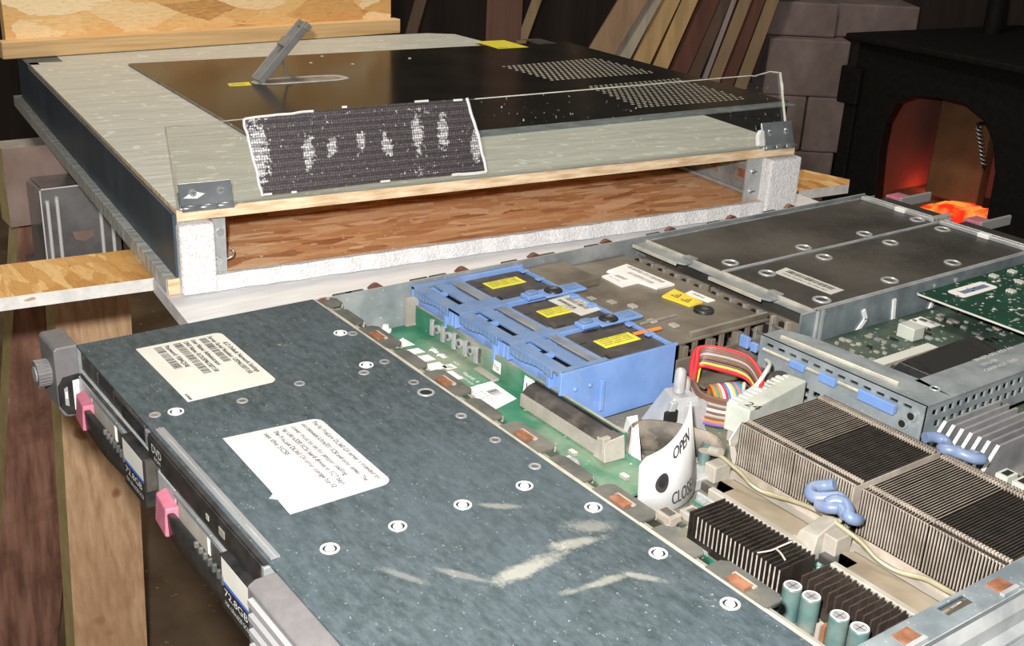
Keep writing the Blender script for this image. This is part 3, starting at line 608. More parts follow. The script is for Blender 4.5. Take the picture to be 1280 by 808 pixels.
# --- power supplies
def psu(x0, x1, dimples, sticker):
    q = MB(); q.box(x0, x1, 419, 672, -42, -0.6, 'psu_top'); q.box(x0 - .3, x0 + 1.0, 418, 690, -3, 0.1, 'steel'); q.box(x1 - 1.6, x1 + .2, 418, 690, -6, 0.2, 'steel_light')
    q.box(x0, x1, 417.6, 419.4, -6, 0.2, 'cover_edge'); q.box(x0, x1, 672, 690, -40, -4, 'psu_top')
    q.box(x0 + 1, x1 - 1, 407, 410, -41, -9, 'dustplate')
    for i in range(6):
        q.box(x0 + 4 + i * 12.5, x0 + 9 + i * 12.5, 404.6, 407.4, -36 + (i % 2) * 6, -11, 'hole'); q.box(x0 + 10 + i * 12.5, x0 + 12.6 + i * 12.5, 403.4, 408, -38, -9, 'steel_dusty')
    for i in range(3): q.box(x0 + 2, x1 - 2, 403.5, 404.8, -16 - i * 9, -14 - i * 9, 'dustplate')
    o = q.build('power_supply', srv, bevel=0.3)
    for (x, y) in dimples:
        d = MB(); d.lathe([(6.6, 0.0), (6.2, 0.7), (5.2, 1.0), (4.0, 0.3), (3.0, 0.06), (0.01, 0.05)], (x, y, -0.5), 'steel_light', 20, ['steel', 'steel_light', 'steel_light', 'tab', 'psu_top']); d.build('dimple', o)
    f = MB(); mid = x0 + 0.60 * (x1 - x0)
    f.prism([(x0, 419), (mid, 419), (mid + 5, 417), (mid + 5, 409), (mid - 2, 406), (x0 + 1, 405)], -2.4, -1.0, 'steel'); f.prism([(mid + 5, 419), (x1, 419), (x1, 412), (mid + 6, 412)], -3.4, -2.0, 'steel')
    f.box(x0, mid, 404.6, 405.4, -3.4, -0.8, 'cover_edge'); f.box(mid - 6, mid + 4, 417, 423, -0.6, 0.6, 'steel'); f.box(x0, mid, 418.2, 419.4, -1, 0.7, 'cover_edge')
    f.build('front_flange', o, bevel=0.2)
    l = MB(); l.box(x0 + 2, x1 - 3, 669, 672.5, -0.6, 2.4, 'steel_light', top='cover_edge'); l.box(x0 + 2, x1 - 3, 675.5, 677.5, -4, 2.2, 'steel'); l.box(x0 + 2, x1 - 3, 672.5, 675.5, -4, -1, 'black'); l.box(x0 + 38, x0 + 48, 667.5, 673, -0.6, 3.0, 'alu_edge'); l.box(x1 - 8, x1 - 3, 669, 694, -0.6, 2.6, 'steel_light')
    l.build('latch_bar', o, bevel=0.4)
    h = MB(); h.box(x0 + 4, x1 - 14, 690, 704, -12, -2.4, 'black_matte'); h.box(x0 + 2, x0 + 16, 704, 722, -10, -0.5, 'pink'); h.box(x0 + 16, x0 + 19, 704, 748, -8, 0.5, 'ridge')
    h.build('release_handle', o, bevel=0.6)
    if sticker:
        s = MB(); s.hexa([(108, 452, -.55), (158, 453, -.55), (157, 468, -.55), (105, 468, -.55)], [(108, 452, -.3), (158, 453, -.3), (157, 468, -.3), (105, 468, -.3)], 'cream'); s.bars((111, 460, -.2), X, Yv, 42, 5.5, 'ink', 44); s.text('PWR SUPPLY 361392-001', (112, 455, -.2), X, Yv, 3, 'ink', 40); s.build('part_sticker', o)
psu(10.5, 89, [(78, 439), (80, 516), (80, 588), (76, 662), (98 - 78, 428)][:4], False)
psu(90, 172, [(107, 446), (103, 512), (105, 588), (103, 658), (162, 439), (160, 514), (159, 590)], True)
b = MB(); b.box(173, 174.6, 405, 690, -40, -0.2, 'rail_steel', top='steel_light'); b.box(172.6, 176.5, 419, 420.5, -26, -0.2, 'steel_light'); b.box(172.6, 176.2, 424, 426, -22, -0.4, 'steel_light')
for (ya, za, yb, zb) in ((468, -9, 472, -16), (472, -16, 460, -29), (501, -7, 506, -36), (550, -12, 540, -40)):
    p, r_ = Vector((175, ya, za)), Vector((175, yb, zb)); d = (r_ - p); b.obox((p + r_) / 2, d / 2, Vector((0, -d.z, d.y)).normalized() * 1.5, (0.8, 0, 0), 'alu_edge')
b.box(174.6, 175.2, 440, 456, -31, -26, 'white'); b.box(174.4, 178, 560, 640, -33, -31, 'steel')
for y in (548, 573): b.cyl((174.6, y, -6), (176, y, -6), 2.2, 'steel', 10)
b.build('partition_wall', srv)

# --- riser cage
FX = lambda a, c, t: (a, 363.5 + (a - 180) * 0.03 + t, c)
b = MB()
rects = []
for i in range(12): rects.append((183 + i * 9, 188.5 + i * 9, -9.3, -7.4))
for i in range(13): rects.append((181 + i * 8.2, 186.4 + i * 8.2, -28, -24.6)); 
for i in range(11): rects.append((190 + i * 8.2, 194.4 + i * 8.2, -33, -30))
b.holed(178, 296, -36, -4, rects, 0, 1.4, 'riser_steel', FX)
b.prism([(178, 363.4), (296, 367), (296, 391), (272, 395), (196, 389), (178, 382)], -5.2, -4, 'riser_steel'); b.prism([(271, 391), (296, 391), (296, 650), (271, 650)], -5.2, -4, 'riser_steel')
rr = [(374 + i * 7.6, 379 + i * 7.6, -12, -8) for i in range(36)] + [(378 + i * 7.6, 383 + i * 7.6, -20, -15.5) for i in range(34)]
b.holed(366, 650, -26, -5, rr, 0, 1.3, 'riser_steel', lambda a, c, t: (294.7 + t, a, c))
b.tube([(188, 371, -3.6), (270, 377.5, -3.6)], 1.6, 'cover_edge', 8, 0); b.tube([(182, 362.6, -12), (268, 365.4, -12)], 1.2, 'cover_edge', 6, 0)
for (x, z) in ((289, -12.5), (284.5, -19)):
    b.cyl((x, 366.2, z), (x, 364.9, z), 3.3, 'steel', 16); b.cyl((x, 364.9, z), (x, 364.7, z), 2.2, 'hole', 14)
b.box(179, 196, 386, 640, -21.5, -20, 'pcb_mid'); b.box(196, 292, 372, 640, -21.5, -20, 'pcb_mid')
b.text('391072-002 REV A3', (273.5, 448, -3.9), Yv, (-1, 0, 0), 4.4, 'silver_ink', 40); b.text('INSTALL RISER', (279.5, 446, -3.9), Yv, (-1, 0, 0), 4, 'silver_ink', 16); b.text('CAREFULLY  GND', (285.5, 440, -3.9), Yv, (-1, 0, 0), 4, 'silver_ink', 34)
b.lathe([(3.4, 0), (3.2, 0.4), (2.4, 0.4), (2.2, 0), (0.01, -0.1)], (284, 392, -4), 'steel_light', 12, ['steel_light'] * 3 + ['hole'])
cage = b.build('riser_cage', srv); cage['label'] = 'perforated metal riser cage with blue tabs'
for (x, w, z, h) in ((164, 7, -16, 8), (173, 5, -16, 6), (204, 11, -15, 5), (226, 12, -15.5, 5.5), (254, 25, -16, 6.5)):
    q = MB(); y = 362.5 + (x - 180) * 0.03; q.box(x, x + w, y - 2.0, y + .5, z, z + h, 'blue'); q.box(x + w * .45, x + w + 1, y - 1.0, y + .5, z + 1.4, z + h - .6, 'handle_blue'); q.build('blue_tab', cage, bevel=0.4)
b = MB(); b.hexa([(239, 412, -17), (271, 412, -17), (271, 502, -17), (233, 502, -17)], [(243, 416, -9), (268.5, 416, -9), (268.5, 482, -9), (240, 496, -9)], 'black')
b.hexa([(246, 428, -9.1), (266, 420, -9.1), (267, 478, -9.1), (243, 484, -9.1)], [(246, 428, -8.6), (266, 420, -8.6), (267, 478, -8.6), (243, 484, -8.6)], 'hole'); b.box(238, 242, 430, 490, -16, -12, 'dustyblack')
b.build('card_slot', cage, bevel=0.4)
q = MB(); q.box(187, 203, 504, 518, -20, -19.2, 'white'); q.build('chip_sticker', cage)
q = MB(); q.box(199, 212, 474, 486, -20, -11, 'nylon'); q.build('header_plug', cage, bevel=0.5)
q = MB(); q.box(222, 230, 405, 476, -20, -17, 'dust_pale', top='cream'); q.build('slot_connector', cage)
rn = random.Random(3); q = MB()
for i in range(150):
    x, y = rn.uniform(182, 238), rn.uniform(395, 620); s = rn.uniform(1, 3.2)
    q.box(x, x + s * 1.6, y, y + s, -20, -20 + rn.uniform(.5, 1.8), rn.choice(('dust_pale', 'black', 'steel', 'dust_pale', 'tab')))
o = q.build('surface_parts', cage); o['kind'] = 'stuff'
b = MB(); b.box(185, 292, 512, 655, -2.8, -1.4, 'pcb_dark', front='cream'); b.box(183.5, 185, 513, 514.6, -2.6, -1.6, 'steel_light')
rn = random.Random(5)
for i in range(130):
    x, y = rn.uniform(195, 288), rn.uniform(524, 650); s = rn.uniform(.8, 2)
    b.box(x, x + s, y, y + s * 1.5, -1.4, -1.0, rn.choice(('cream', 'dust_pale', 'steel_light')))
for (x, y) in ((189, 590), (190, 612), (206, 596), (214, 572)):
    for i in range(3): b.box(x + i * 2, x + i * 2 + 1.3, y, y + 5, -1.4, 0.2, 'cream')
card = b.build('expansion_card', srv)
q = MB(); q.prism(rrect(193, 207, 533, 575, 3), -1.4, -1.1, 'white'); q.box(198, 203, 540, 570, -1.1, -1.0, 'handle_blue'); q.build('card_sticker', card)

# --- motherboard
b = MB(); b.box(166, 424, 160, 688, -40, -38, 'mobo')
rn = random.Random(11)
for i in range(190):
    x, y = rn.uniform(180, 415), rn.uniform(165, 258); s = rn.uniform(1, 3.5)
    b.box(x, x + s * 1.7, y, y + s, -38, -38 + rn.uniform(.6, 2.2), rn.choice(('dust_pale', 'dust', 'black', 'steel_light', 'pcb_clean', 'tab')))
for i in range(120):
    x, y = rn.uniform(300, 420), rn.uniform(345, 680); s = rn.uniform(1, 4)
    b.box(x, x + s * 1.7, y, y + s, -38, -38 + rn.uniform(.6, 3), rn.choice(('dust_pale', 'dust', 'black', 'steel_light', 'tab')))
for (x, y, w, d) in ((262, 228, 60, 6), (322, 226, 20, 7), (318, 236, 30, 9), (395, 228, 20, 10), (340, 240, 20, 8)): b.box(x, x + w, y, y + d, -38, -37.2, 'pcb_clean')
mb = b.build('motherboard', srv)

def fins(name, x0, x1, n, y0, y1, z0, z1, t, mats, parent, topdrop=0.0):
    body, edge, top = mats; q = MB(); p = (x1 - x0 - t) / (n - 1)
    for i in range(n):
        a = x0 + i * p; zz = z1 - rn.uniform(0, 0.25)
        q.box(a, a + t, y0, y1, z0, zz, body, top=top(i) if callable(top) else top, front=edge)
    return q
def cpu_sink(x0):
    xm = x0 + 36.2; x1 = x0 + 73.6
    q = MB(); q.box(x0 - 2, x1 + 1, 256, 334, -38, -33, 'dust_pale'); q.box(x0, x1, 262, 330, -33, -28, 'fin', front='fin_edge')
    h = q.build('processor_heatsink', srv)
    for (a, c, k) in ((x0, xm - .6, 0), (xm + .8, x1, 1)):
        f = fins('fins', a, c, 23, 262.4, 329.6, -28, -4 if not k else -4.3, 0.5, ('fin', 'fin_edge', 'fin_light' if k == 0 else 'fin_top'), h)  # left half gets painted-in lit tops, right half shaded ones
        p = (c - a - .5) / 22
        for yy in (262.4, 327.6):
            for i in range(23): f.box(a + i * p, a + i * p + 0.95, yy, yy + 0.9, -28, -3.6, 'fin_edge' if yy < 300 else 'fin_light', top='fin_top')
        for yy in (267.2, 323.4):
            for i in range(23): f.box(a + i * p, a + i * p + 0.85, yy, yy + 1.8, -5.5, -3.4, 'fin_edge')
        f.box(a, c, 264, 266.6, -10, -4.6, 'black_matte'); f.box(a, c, 325.6, 327.2, -10, -4.6, 'black_matte')
        f.box(a, c, 270, 322, -13, -12.6, 'fin')
        f.build('fin_stack', h)
    q = MB(); q.box(x1 - .2, x1 + .6, 262, 330, -28, -5, 'dust'); q.build('side_plate', h)
    return h
hs = cpu_sink(257); hs2 = cpu_sink(335.2)
# retention frames, pads, wires and blue handles
for x0 in (256, 335):
    q = MB(); q.box(x0 + 8, x0 + 72, 235.5, 239.5, -38, -31, 'dust_pale'); q.box(x0 + 4, x0 + 70, 231.5, 233.5, -38, -34, 'steel_light'); q.prism([(x0 + 8, 241), (x0 + 60, 241), (x0 + 66, 252), (x0 + 62, 257), (x0 + 6, 257), (x0 + 2, 250)], -38, -33, 'dust_pale', top='pad')
    q.box(x0 - 2, x0 + 14, 240, 250, -38, -33, 'dustyblack', top='tab'); q.box(x0 - 4, x0 + 4, 244, 256, -37, -24, 'dust_pale'); q.hexa([(x0 + 62, 236, -38), (x0 + 76, 236, -38), (x0 + 76, 258, -38), (x0 + 62, 258, -38)], [(x0 + 64, 240, -27), (x0 + 75, 240, -25), (x0 + 75, 254, -20), (x0 + 66, 254, -22)], 'dust_pale')
    q.build('retention_frame', srv, bevel=0.6)
def catmull(*p): return p
q = MB(); q.tube([(254, 250, -19), (270, 252, -24), (278, 252, -27), (286, 255, -29), (300, 258, -27), (312, 258, -25), (328, 255, -22), (332, 254, -20)], 1.15, 'wire', 8, 6); q.cyl((250, 250, -20), (257, 250, -18), 2.6, 'dust_pale', 10); q.build('retention_wire', srv)
q = MB(); q.tube([(331, 252, -21), (345, 253, -24), (356, 253, -28), (366, 256, -30), (378, 259, -28), (392, 257, -26), (408, 254, -22)], 1.15, 'wire', 8, 6); q.build('retention_wire', srv)
def handle(pts, name='clip_handle'):
    q = MB(); q.tube(pts, 3.0, 'handle_blue', 12, 6); return q.build(name, srv)
handle([(322, 259, -7), (318, 257, -9), (315, 252, -10), (317, 248, -11), (321, 247, -11), (325, 250, -10), (329, 254, -9), (332, 253, -9)])
handle([(328, 247, -11), (330, 250, -9), (334, 252, -9), (338, 250, -10), (341, 247, -11), (343, 249, -12), (342, 253, -14)]); handle([(324, 246, -13), (330, 246, -11.5), (334, 249, -11), (339, 247.5, -11.5)])
handle([(316, 338, -6), (318, 343, -6), (322, 346, -7), (326, 344, -8), (326, 339, -8), (330, 339, -7), (334, 343, -7)])
handle([(332, 341, -8), (336, 341, -7), (341, 344, -8), (343, 349, -9), (339, 351, -10), (335, 349, -10)])
# black heatsinks
def blacksink(x0, x1, y0, y1, n, body, z1):
    q = MB(); q.box(x0, x1, y0, y1, -37, -33, body); o = q.build('chipset_heatsink', srv)
    f = MB(); p = (x1 - x0 - .8) / (n - 1)
    for i in range(n):
        for j in range(3):
            f.box(x0 + i * p, x0 + i * p + .8, y0 + j * (y1 - y0) / 3, y0 + (j + 1) * (y1 - y0) / 3 - .5, -33, z1 - rn.uniform(0, .5), body, front='blackfin_edge' if (body == 'blackfin' and j == 0 and i > 1) else body)
    f.build('fin_stack', o)
    return o
blacksink(287, 344, 199, 223, 22, 'blackfin', -21); blacksink(351, 400, 205, 224, 14, 'brownfin', -22)
q = MB(); q.tube([(330, 199, -20), (334, 203, -18), (336, 207, -16), (338, 212, -14)], .5, 'dust_pale', 5, 3); q.tube([(335, 205, -17), (339, 204, -17), (342, 204, -19)], .5, 'dust_pale', 5, 3); q.build('stray_fluff', srv)
q = MB(); q.box(275, 348, 190, 197, -38, -36.6, 'pcb_clean'); 
for i in range(34): q.box(277 + i * 2, 278.2 + i * 2, 187.8, 190.6, -38, -36.4, 'cream')
q.build('chip_carrier', srv)
for (x, y) in ((355, 194.5), (364.5, 195.5), (380, 195), (390, 195.5), (401, 193.5)):
    q = MB(); q.cyl((x, y, -38), (x, y, -21.6), 4.3, 'cap', 20); q.lathe([(4.3, -21.6), (3.9, -20.9), (3.2, -20.9), (0.01, -21.1)], (x, y, 0), 'alu_edge', 20, ['cap', 'alu_edge', 'alu'])
    for a in (0, 1.57): q.obox((x, y, -20.95), (2.6 * math.cos(a), 2.6 * math.sin(a), 0), (-.2 * math.sin(a), .2 * math.cos(a), 0), (0, 0, .1), 'tab')
    q.build('capacitor', srv)
for (x, y) in ((243, 253), (236, 263)):
    q = MB(); q.cyl((x, y, -38), (x, y, -24), 3.4, 'cap', 16, top='dust_pale'); q.build('capacitor', srv)
q = MB()
for i in range(3): q.box(371 + i * 2.6, 373 + i * 2.6, 193, 196, -38, -30 + i, 'copper' if i == 1 else 'dust_pale')
q.build('pin_header', srv)
# aluminium fin block and white sockets by the right wall
q = MB(); q.box(300, 340, 362, 430, -38, -34, 'alu')
for i in range(7):
    a = 302 + i * 5.4; q.prism([(360, -34), (377, -13), (430, -13), (430, -34)], a, a + 1.6, 'alu', F=lambda y, z, x: (x, y, z)); p, r_ = Vector((a + .8, 359.8, -34)), Vector((a + .8, 377, -12.8)); q.obox((p + r_) / 2, (r_ - p) / 2, (1.0, 0, 0), (0, .25, .2), 'alu_edge')
q.build('regulator_heatsink', srv)
for i in range(8):
    q = MB(); x = 343 + i * 9.5; q.box(x, x + 7, 366, 376, -38, -22, 'nylon'); q.box(x + 1.5, x + 5.5, 368, 374.5, -22, -21.8, 'hole'); q.build('memory_socket', srv, bevel=0.4)
for i in range(5):
    q = MB(); x = 344 + i * 14; q.box(x, x + 6, 378, 500, -38, -26, 'black'); q.box(x + 1, x + 5, 382, 496, -26, -24, 'steel_dusty'); q.build('memory_socket', srv)
q = MB(); q.box(238, 255, 226, 256, -38, -31.5, 'steel_light').box(238, 242, 226, 256, -31.5, -30, 'dust_pale'); q.build('shield_plate', srv, bevel=0.5)
q = MB(); q.hexa([(239, 292, -33), (255, 264, -33), (259, 266, -33), (244, 294, -33)], [(235, 290, -20), (250, 264, -21), (252, 266, -21), (238, 292, -20)], 'dust_pale'); q.hexa([(237.5, 288, -30), (249, 268, -30), (249.6, 268.4, -30), (238.1, 288.4, -30)], [(235.2, 287, -20), (246.5, 267, -20), (247.1, 267.4, -20), (235.8, 287.4, -20)], 'white')
for i in range(5): q.hexa([(244.2 + i * .9, 276 - i * 1.6, -28), (244.6 + i * .9, 275.3 - i * 1.6, -28), (244.7 + i * .9, 275.4 - i * 1.6, -28), (244.3 + i * .9, 276.1 - i * 1.6, -28)], [(242.2 + i * .9, 275.2 - i * 1.6, -21.5), (242.6 + i * .9, 274.5 - i * 1.6, -21.5), (242.7 + i * .9, 274.6 - i * 1.6, -21.5), (242.3 + i * .9, 275.3 - i * 1.6, -21.5)], 'ink')
q.build('air_guide', srv)
for (x, y, w, d, h, m) in ((268, 212, 14, 9, 4, 'dust_pale'), (270, 226, 10, 6, 3, 'tab'), (262, 200, 12, 8, 5, 'dust'), (284, 228, 5, 4, 6, 'cream'), (346, 226, 12, 6, 5, 'dust_pale'), (404, 214, 9, 8, 6, 'dust_pale'), (404, 232, 8, 14, 5, 'steel_light'), (300, 226, 26, 3, 3, 'steel_light'), (374, 228, 16, 4, 3, 'steel_light')):
    q = MB(); q.box(x, x + w, y, y + d, -38, -38 + h, m, top='dust' if m == 'tab' else m); q.box(x + w * .2, x + w * .8, y + d * .2, y + d * .8, -38 + h, -37.4 + h, 'tab' if m != 'tab' else 'dust_pale'); q.build('chip_component', srv, bevel=0.4)
# white 24-way plug, cable bundles and ties
a = math.atan2(-11, 61)
def plug(q, u0, u1, v0, v1, z0, z1, m, top=None):
    c, s = math.cos(a), math.sin(a); F = lambda u, v: (228 - v * -1 * c * 1 + 0 * s - u * -s * 1 * 1 * -1 * -1, 0)
    pt = lambda u, v: (227.5 + u * s * 1 + v * c, 292 + u * c - v * s)      # u runs to the rear, v to the right
    vs = [(*pt(u, v), z) for z in (z0, z1) for (u, v) in ((u0, v0), (u0, v1), (u1, v1), (u1, v0))]
    q.hexa(vs[:4], vs[4:], m, top)
    return pt
q = MB(); pt = plug(q, 0, 61, -7, 8.5, -31, -14, 'nylon')
for i in range(12): plug(q, 2 + i * 4.9, 5.4 + i * 4.9, -7.4, -1, -15, -13.4, 'nylon')
p0 = pt(4, 1.5); q.text('24', (p0[0], p0[1], -13.85), (math.cos(a), -math.sin(a), 0), (math.sin(a), math.cos(a), 0), 9, 'ink', 9)
pg = q.build('power_plug', srv, bevel=1.2, seg=2); pg['label'] = 'milky white 24-way power plug'
def bundle(paths):
    for (m, pts, r) in paths:
        q = MB(); q.tube(pts, r, m, 8, 6); q.build('cable', srv)
bl = []
for i in range(11):        # upper arch
    t = i / 10; m = ('w_red', 'w_brown', 'w_brown', 'w_brown', 'w_grey', 'w_brown', 'w_brown', 'w_black', 'w_brown', 'w_yellow', 'w_red')[i]
    dz = -8 - 9 * t; dx = 9 * t; dy = -7 * t
    bl.append((m, [(188 - 2 * t, 296 - 4 * t, -30), (175 + dx * .6, 312 + dy, dz - 6), (168 + dx * .5, 321 + dy * .6, dz), (176 + dx * .8, 330 + dy, dz + 1), (194 + dx * .8, 335 + dy, dz + 1), (210 + dx * .6, 330 + dy, dz - 3), (217 + dx * .3, 323 + dy, dz - 6), (221 + dx * .3, 318 + dy, -24)], 1.5))
for i in range(10):        # lower run into the plug
    t = i / 9; m = ('w_brown', 'w_brown', 'w_grey', 'w_brown', 'w_white', 'w_brown', 'w_grey', 'w_brown', 'w_orange', 'w_purple')[i]
    z = -17 - 14 * t
    bl.append((m, [(184, 305 - 3 * t, -24), (188, 298 - 4 * t, z), (200, 292 - 4 * t, z - 1), (212, 294 - 4 * t, z - .5), (223, 298 - 2 * t, z + 1)], 1.45))
for i, m in enumerate(('w_orange', 'w_green', 'w_orange', 'w_white', 'w_red', 'w_blue', 'w_white', 'w_yellow', 'w_blue', 'w_orange', 'w_blue', 'w_green')):
    k = i / 11
    bl.append((m, [(184 + 3 * k, 316 + 16 * k, -31), (188 + 5 * k, 312 + 17 * k, -23), (194 + 5 * k, 308 + 18 * k, -21), (201 + 5 * k, 304 + 19 * k, -24), (206 + 5 * k, 300 + 20 * k, -34)], 1.2))
bl.append(('w_yellow', [(178, 304, -34), (176, 312, -26), (172, 318, -18), (170, 322, -14)], 1.4)); bl.append(('w_red', [(184, 300, -30), (176, 308, -24), (168, 316, -16), (165, 322, -10), (170, 328, -8)], 1.7))
bundle(bl)
q = MB(); q.tube([(204, 340, -6), (211, 335, -4.5), (215, 328, -6), (214, 322, -14), (206, 322, -22), (200, 328, -20)], 1.3, 'nylon', 8, 6); q.build('cable_tie', srv)
q = MB(); q.tube([(184, 290, -14), (190, 289, -13), (192, 287, -20), (190, 285, -30)], 2.6, 'dust_pale', 8, 5); q.build('cable_tie', srv)
q = MB(); q.cyl((196, 352, -30), (214, 343, -18), 8, 'dustyblack', 18); q.build('capacitor', srv)
q = MB(); plug(q, 2, 59, -5, 6.5, -38, -31, 'dust_pale'); q.build('plug_socket', srv)
# cast standoff with its post
q = MB(); q.hexa([(177, 268, -38), (200, 262, -38), (208, 290, -38), (186, 294, -38)], [(186, 276, -16), (200, 270, -16), (205, 285, -16), (189, 288, -16)], 'cast_zinc')
q.cyl((194.5, 279, -16), (194.5, 279, -3), 3.6, 'cast_zinc', 18, 3.2); q.lathe([(3.2, -3), (2.4, -1.2), (0.01, -0.6)], (194.5, 279, 0), 'cast_zinc', 18); q.hexa([(198, 262, -37), (202, 261, -37), (203, 266, -37), (199, 267, -37)], [(198.5, 268, -17), (202, 267, -17), (203, 271, -17), (199, 272, -17)], 'steel_light')
q.box(200, 203, 263, 272, -30, -22, 'hole'); q.box(203, 208, 276, 290, -38, -19, 'cast_zinc'); q.build('alignment_post', srv, bevel=0.8, seg=2)
# black flat strap and the white OPEN / CLOSE tag
def smooth2(P, k=5):
    P = [Vector((x, y, 0)) for x, y in P]; Q = []
    for i in range(len(P) - 1):
        p0, p1, p2, p3 = P[max(i - 1, 0)], P[i], P[i + 1], P[min(i + 2, len(P) - 1)]
        for j in range(k):
            t = j / k; Q.append(0.5 * ((2 * p1) + (p2 - p0) * t + (2 * p0 - 5 * p1 + 4 * p2 - p3) * t * t + (3 * p1 - p0 - 3 * p2 + p3) * t ** 3))
    Q.append(P[-1]); return [(p.x, p.y) for p in Q]
q = MB(); q.wall(smooth2([(214, 224), (208, 233), (209, 243), (218, 252), (230, 259), (240, 262), (252, 258)]), -37, -18, 1.2, 'ribbon'); q.build('flat_strap', srv)
q = MB(); q.hexa([(199, 232, -36), (220, 222, -36), (221, 229, -36), (201, 239, -36)], [(201, 234, -17.5), (213, 228, -17.5), (222, 226, -25), (203, 240, -17)], 'white'); q.build('white_flap', srv)
TT = [(253, 196, -8.5), (252, 212, -7), (246, 228, -5.5), (235, 245, -5), (226, 256, -3)]
TB = [(257, 194, -37), (262, 206, -37), (264, 216, -36), (262, 226, -34), (254, 237, -31)]
def spline(P, u):
    P = [Vector(p) for p in P]; n = len(P) - 1; i = min(int(u * n), n - 1); t = u * n - i
    p0, p1, p2, p3 = P[max(i - 1, 0)], P[i], P[i + 1], P[min(i + 2, n)]
    return 0.5 * ((2 * p1) + (p2 - p0) * t + (2 * p0 - 5 * p1 + 4 * p2 - p3) * t * t + (3 * p1 - p0 - 3 * p2 + p3) * t ** 3)
def on_tag(u, v, off=0.0):
    a, b = spline(TB, u), spline(TT, u); p = a.lerp(b, v)
    d = spline(TB, min(u + .02, 1)).lerp(spline(TT, min(u + .02, 1)), v) - spline(TB, max(u - .02, 0)).lerp(spline(TT, max(u - .02, 0)), v)
    return p + d.cross(b - a).normalized() * off
q = MB(); nu = 24
vv = lambda u: 1 - (0.10 * max(0, 1 - u / 0.08))
vs = [on_tag(i / nu, v * (vv(i / nu) if v else 1), o) for o in (-.35, .35) for v in (0, 1) for i in range(nu + 1)]
k = nu + 1; f = []
for i in range(nu):
    f += [(i, i + k, i + k + 1, i + 1), (2 * k + i, 2 * k + i + 1, 3 * k + i + 1, 3 * k + i), (k + i, 3 * k + i, 3 * k + i + 1, k + i + 1), (i, i + 1, 2 * k + i + 1, 2 * k + i)]
q.add(vs, f, 'tag_white', True); q.add(vs, [(0, 2 * k, 3 * k, k), (nu, k + nu, 3 * k + nu, 2 * k + nu)], 'tag_white')
def tagtext(string, u0, u1, v0, h):
    vs, fs, w = glyphs(string)
    for e in (0, .008): q.add([on_tag(u0 + e + x * (u1 - u0) / w, v0 + y * h, 1.1) for x, y in vs], fs, 'ink')
tagtext('OPEN', .37, .71, .72, .24); tagtext('CLOSE', .36, .73, .08, .24)
q.add([on_tag(.25 + .078 * math.cos(t * math.pi / 10), .46 + .15 * math.sin(t * math.pi / 10), 0.6) for t in range(20)], [tuple(range(20))], 'ink')
q.add([on_tag(.25 + .05 * math.cos(t * math.pi / 10), .48 + .09 * math.sin(t * math.pi / 10), 0.9) for t in range(20)], [tuple(range(20))], 'black')
tg = q.build('latch_tag', srv); tg['label'] = 'curled white tag printed OPEN and CLOSE'

# --- front of the machine
q = MB(); q.prism([(0, -43), (0, 0), (-9, 0), (-12.5, -2), (-12.5, -34), (-11, -40), (-7, -43)], 257, 426, 'bezel', F=lambda y, z, x: (x, y, z))
bz = q.build('front_bezel', srv, bevel=0.8, seg=2); bz['label'] = 'grey ribbed plastic bezel'
q = MB()
for i in range(5): q.prism([(-12.4, -8.6 - i * 7), (-14.6, -7.4 - i * 7), (-14.6, -4.6 - i * 7), (-12.4, -4.4 - i * 7)], 262, 424, 'ridge', F=lambda y, z, x: (x, y, z))
q.build('bezel_ribs', bz)
q = MB(); q.prism([(1, -43), (1, 0), (-11, 0), (-12.5, -1.5), (-12.5, -37), (-10, -42), (-7, -43)], -29, 0, 'bezel', F=lambda y, z, x: (x, y, z)); ear = q.build('rack_ear', srv, bevel=0.8, seg=2)
q = MB(); q.cyl((-14, -12.5, -19), (-14, -20, -19), 7.5, 'bezel', 28)
for i in range(24):
    t = i * math.pi / 12; q.cyl((-14 + 7.4 * math.cos(t), -13, -19 + 7.4 * math.sin(t)), (-14 + 7.4 * math.cos(t), -20, -19 + 7.4 * math.sin(t)), .55, 'bezel', 5)
q.cyl((-14, -20, -19), (-14, -20.6, -19), 4.6, 'ridge', 20); q.build('thumb_screw', ear)
q = MB(); q.prism([(-9, -40), (1, -42), (1, -17), (-9, -18), (-12.2, -23), (-12.2, -35)], 0, 2.2, 'black', F=lambda y, z, x: (x, y, z)); q.prism([(-4.5, -38), (0.6, -39), (0.6, -19.5), (-4.5, -20)], 2.2, 2.5, 'white', F=lambda y, z, x: (x, y, z)); q.prism([(-9.5, -34), (-7.5, -35), (-7.5, -23), (-9.5, -24)], 2.2, 2.6, 'steel', F=lambda y, z, x: (x, y, z)); q.prism([(-9, -30), (-8, -30), (-8, -26), (-9, -26)], 2.6, 2.8, 'white', F=lambda y, z, x: (x, y, z))
for i in range(4): q.prism([(-3.5 + i, -36), (-3.1 + i, -36), (-3.1 + i, -24), (-3.5 + i, -24)], 2.5, 2.6, 'faint', F=lambda y, z, x: (x, y, z))
q.build('ear_insert', ear)
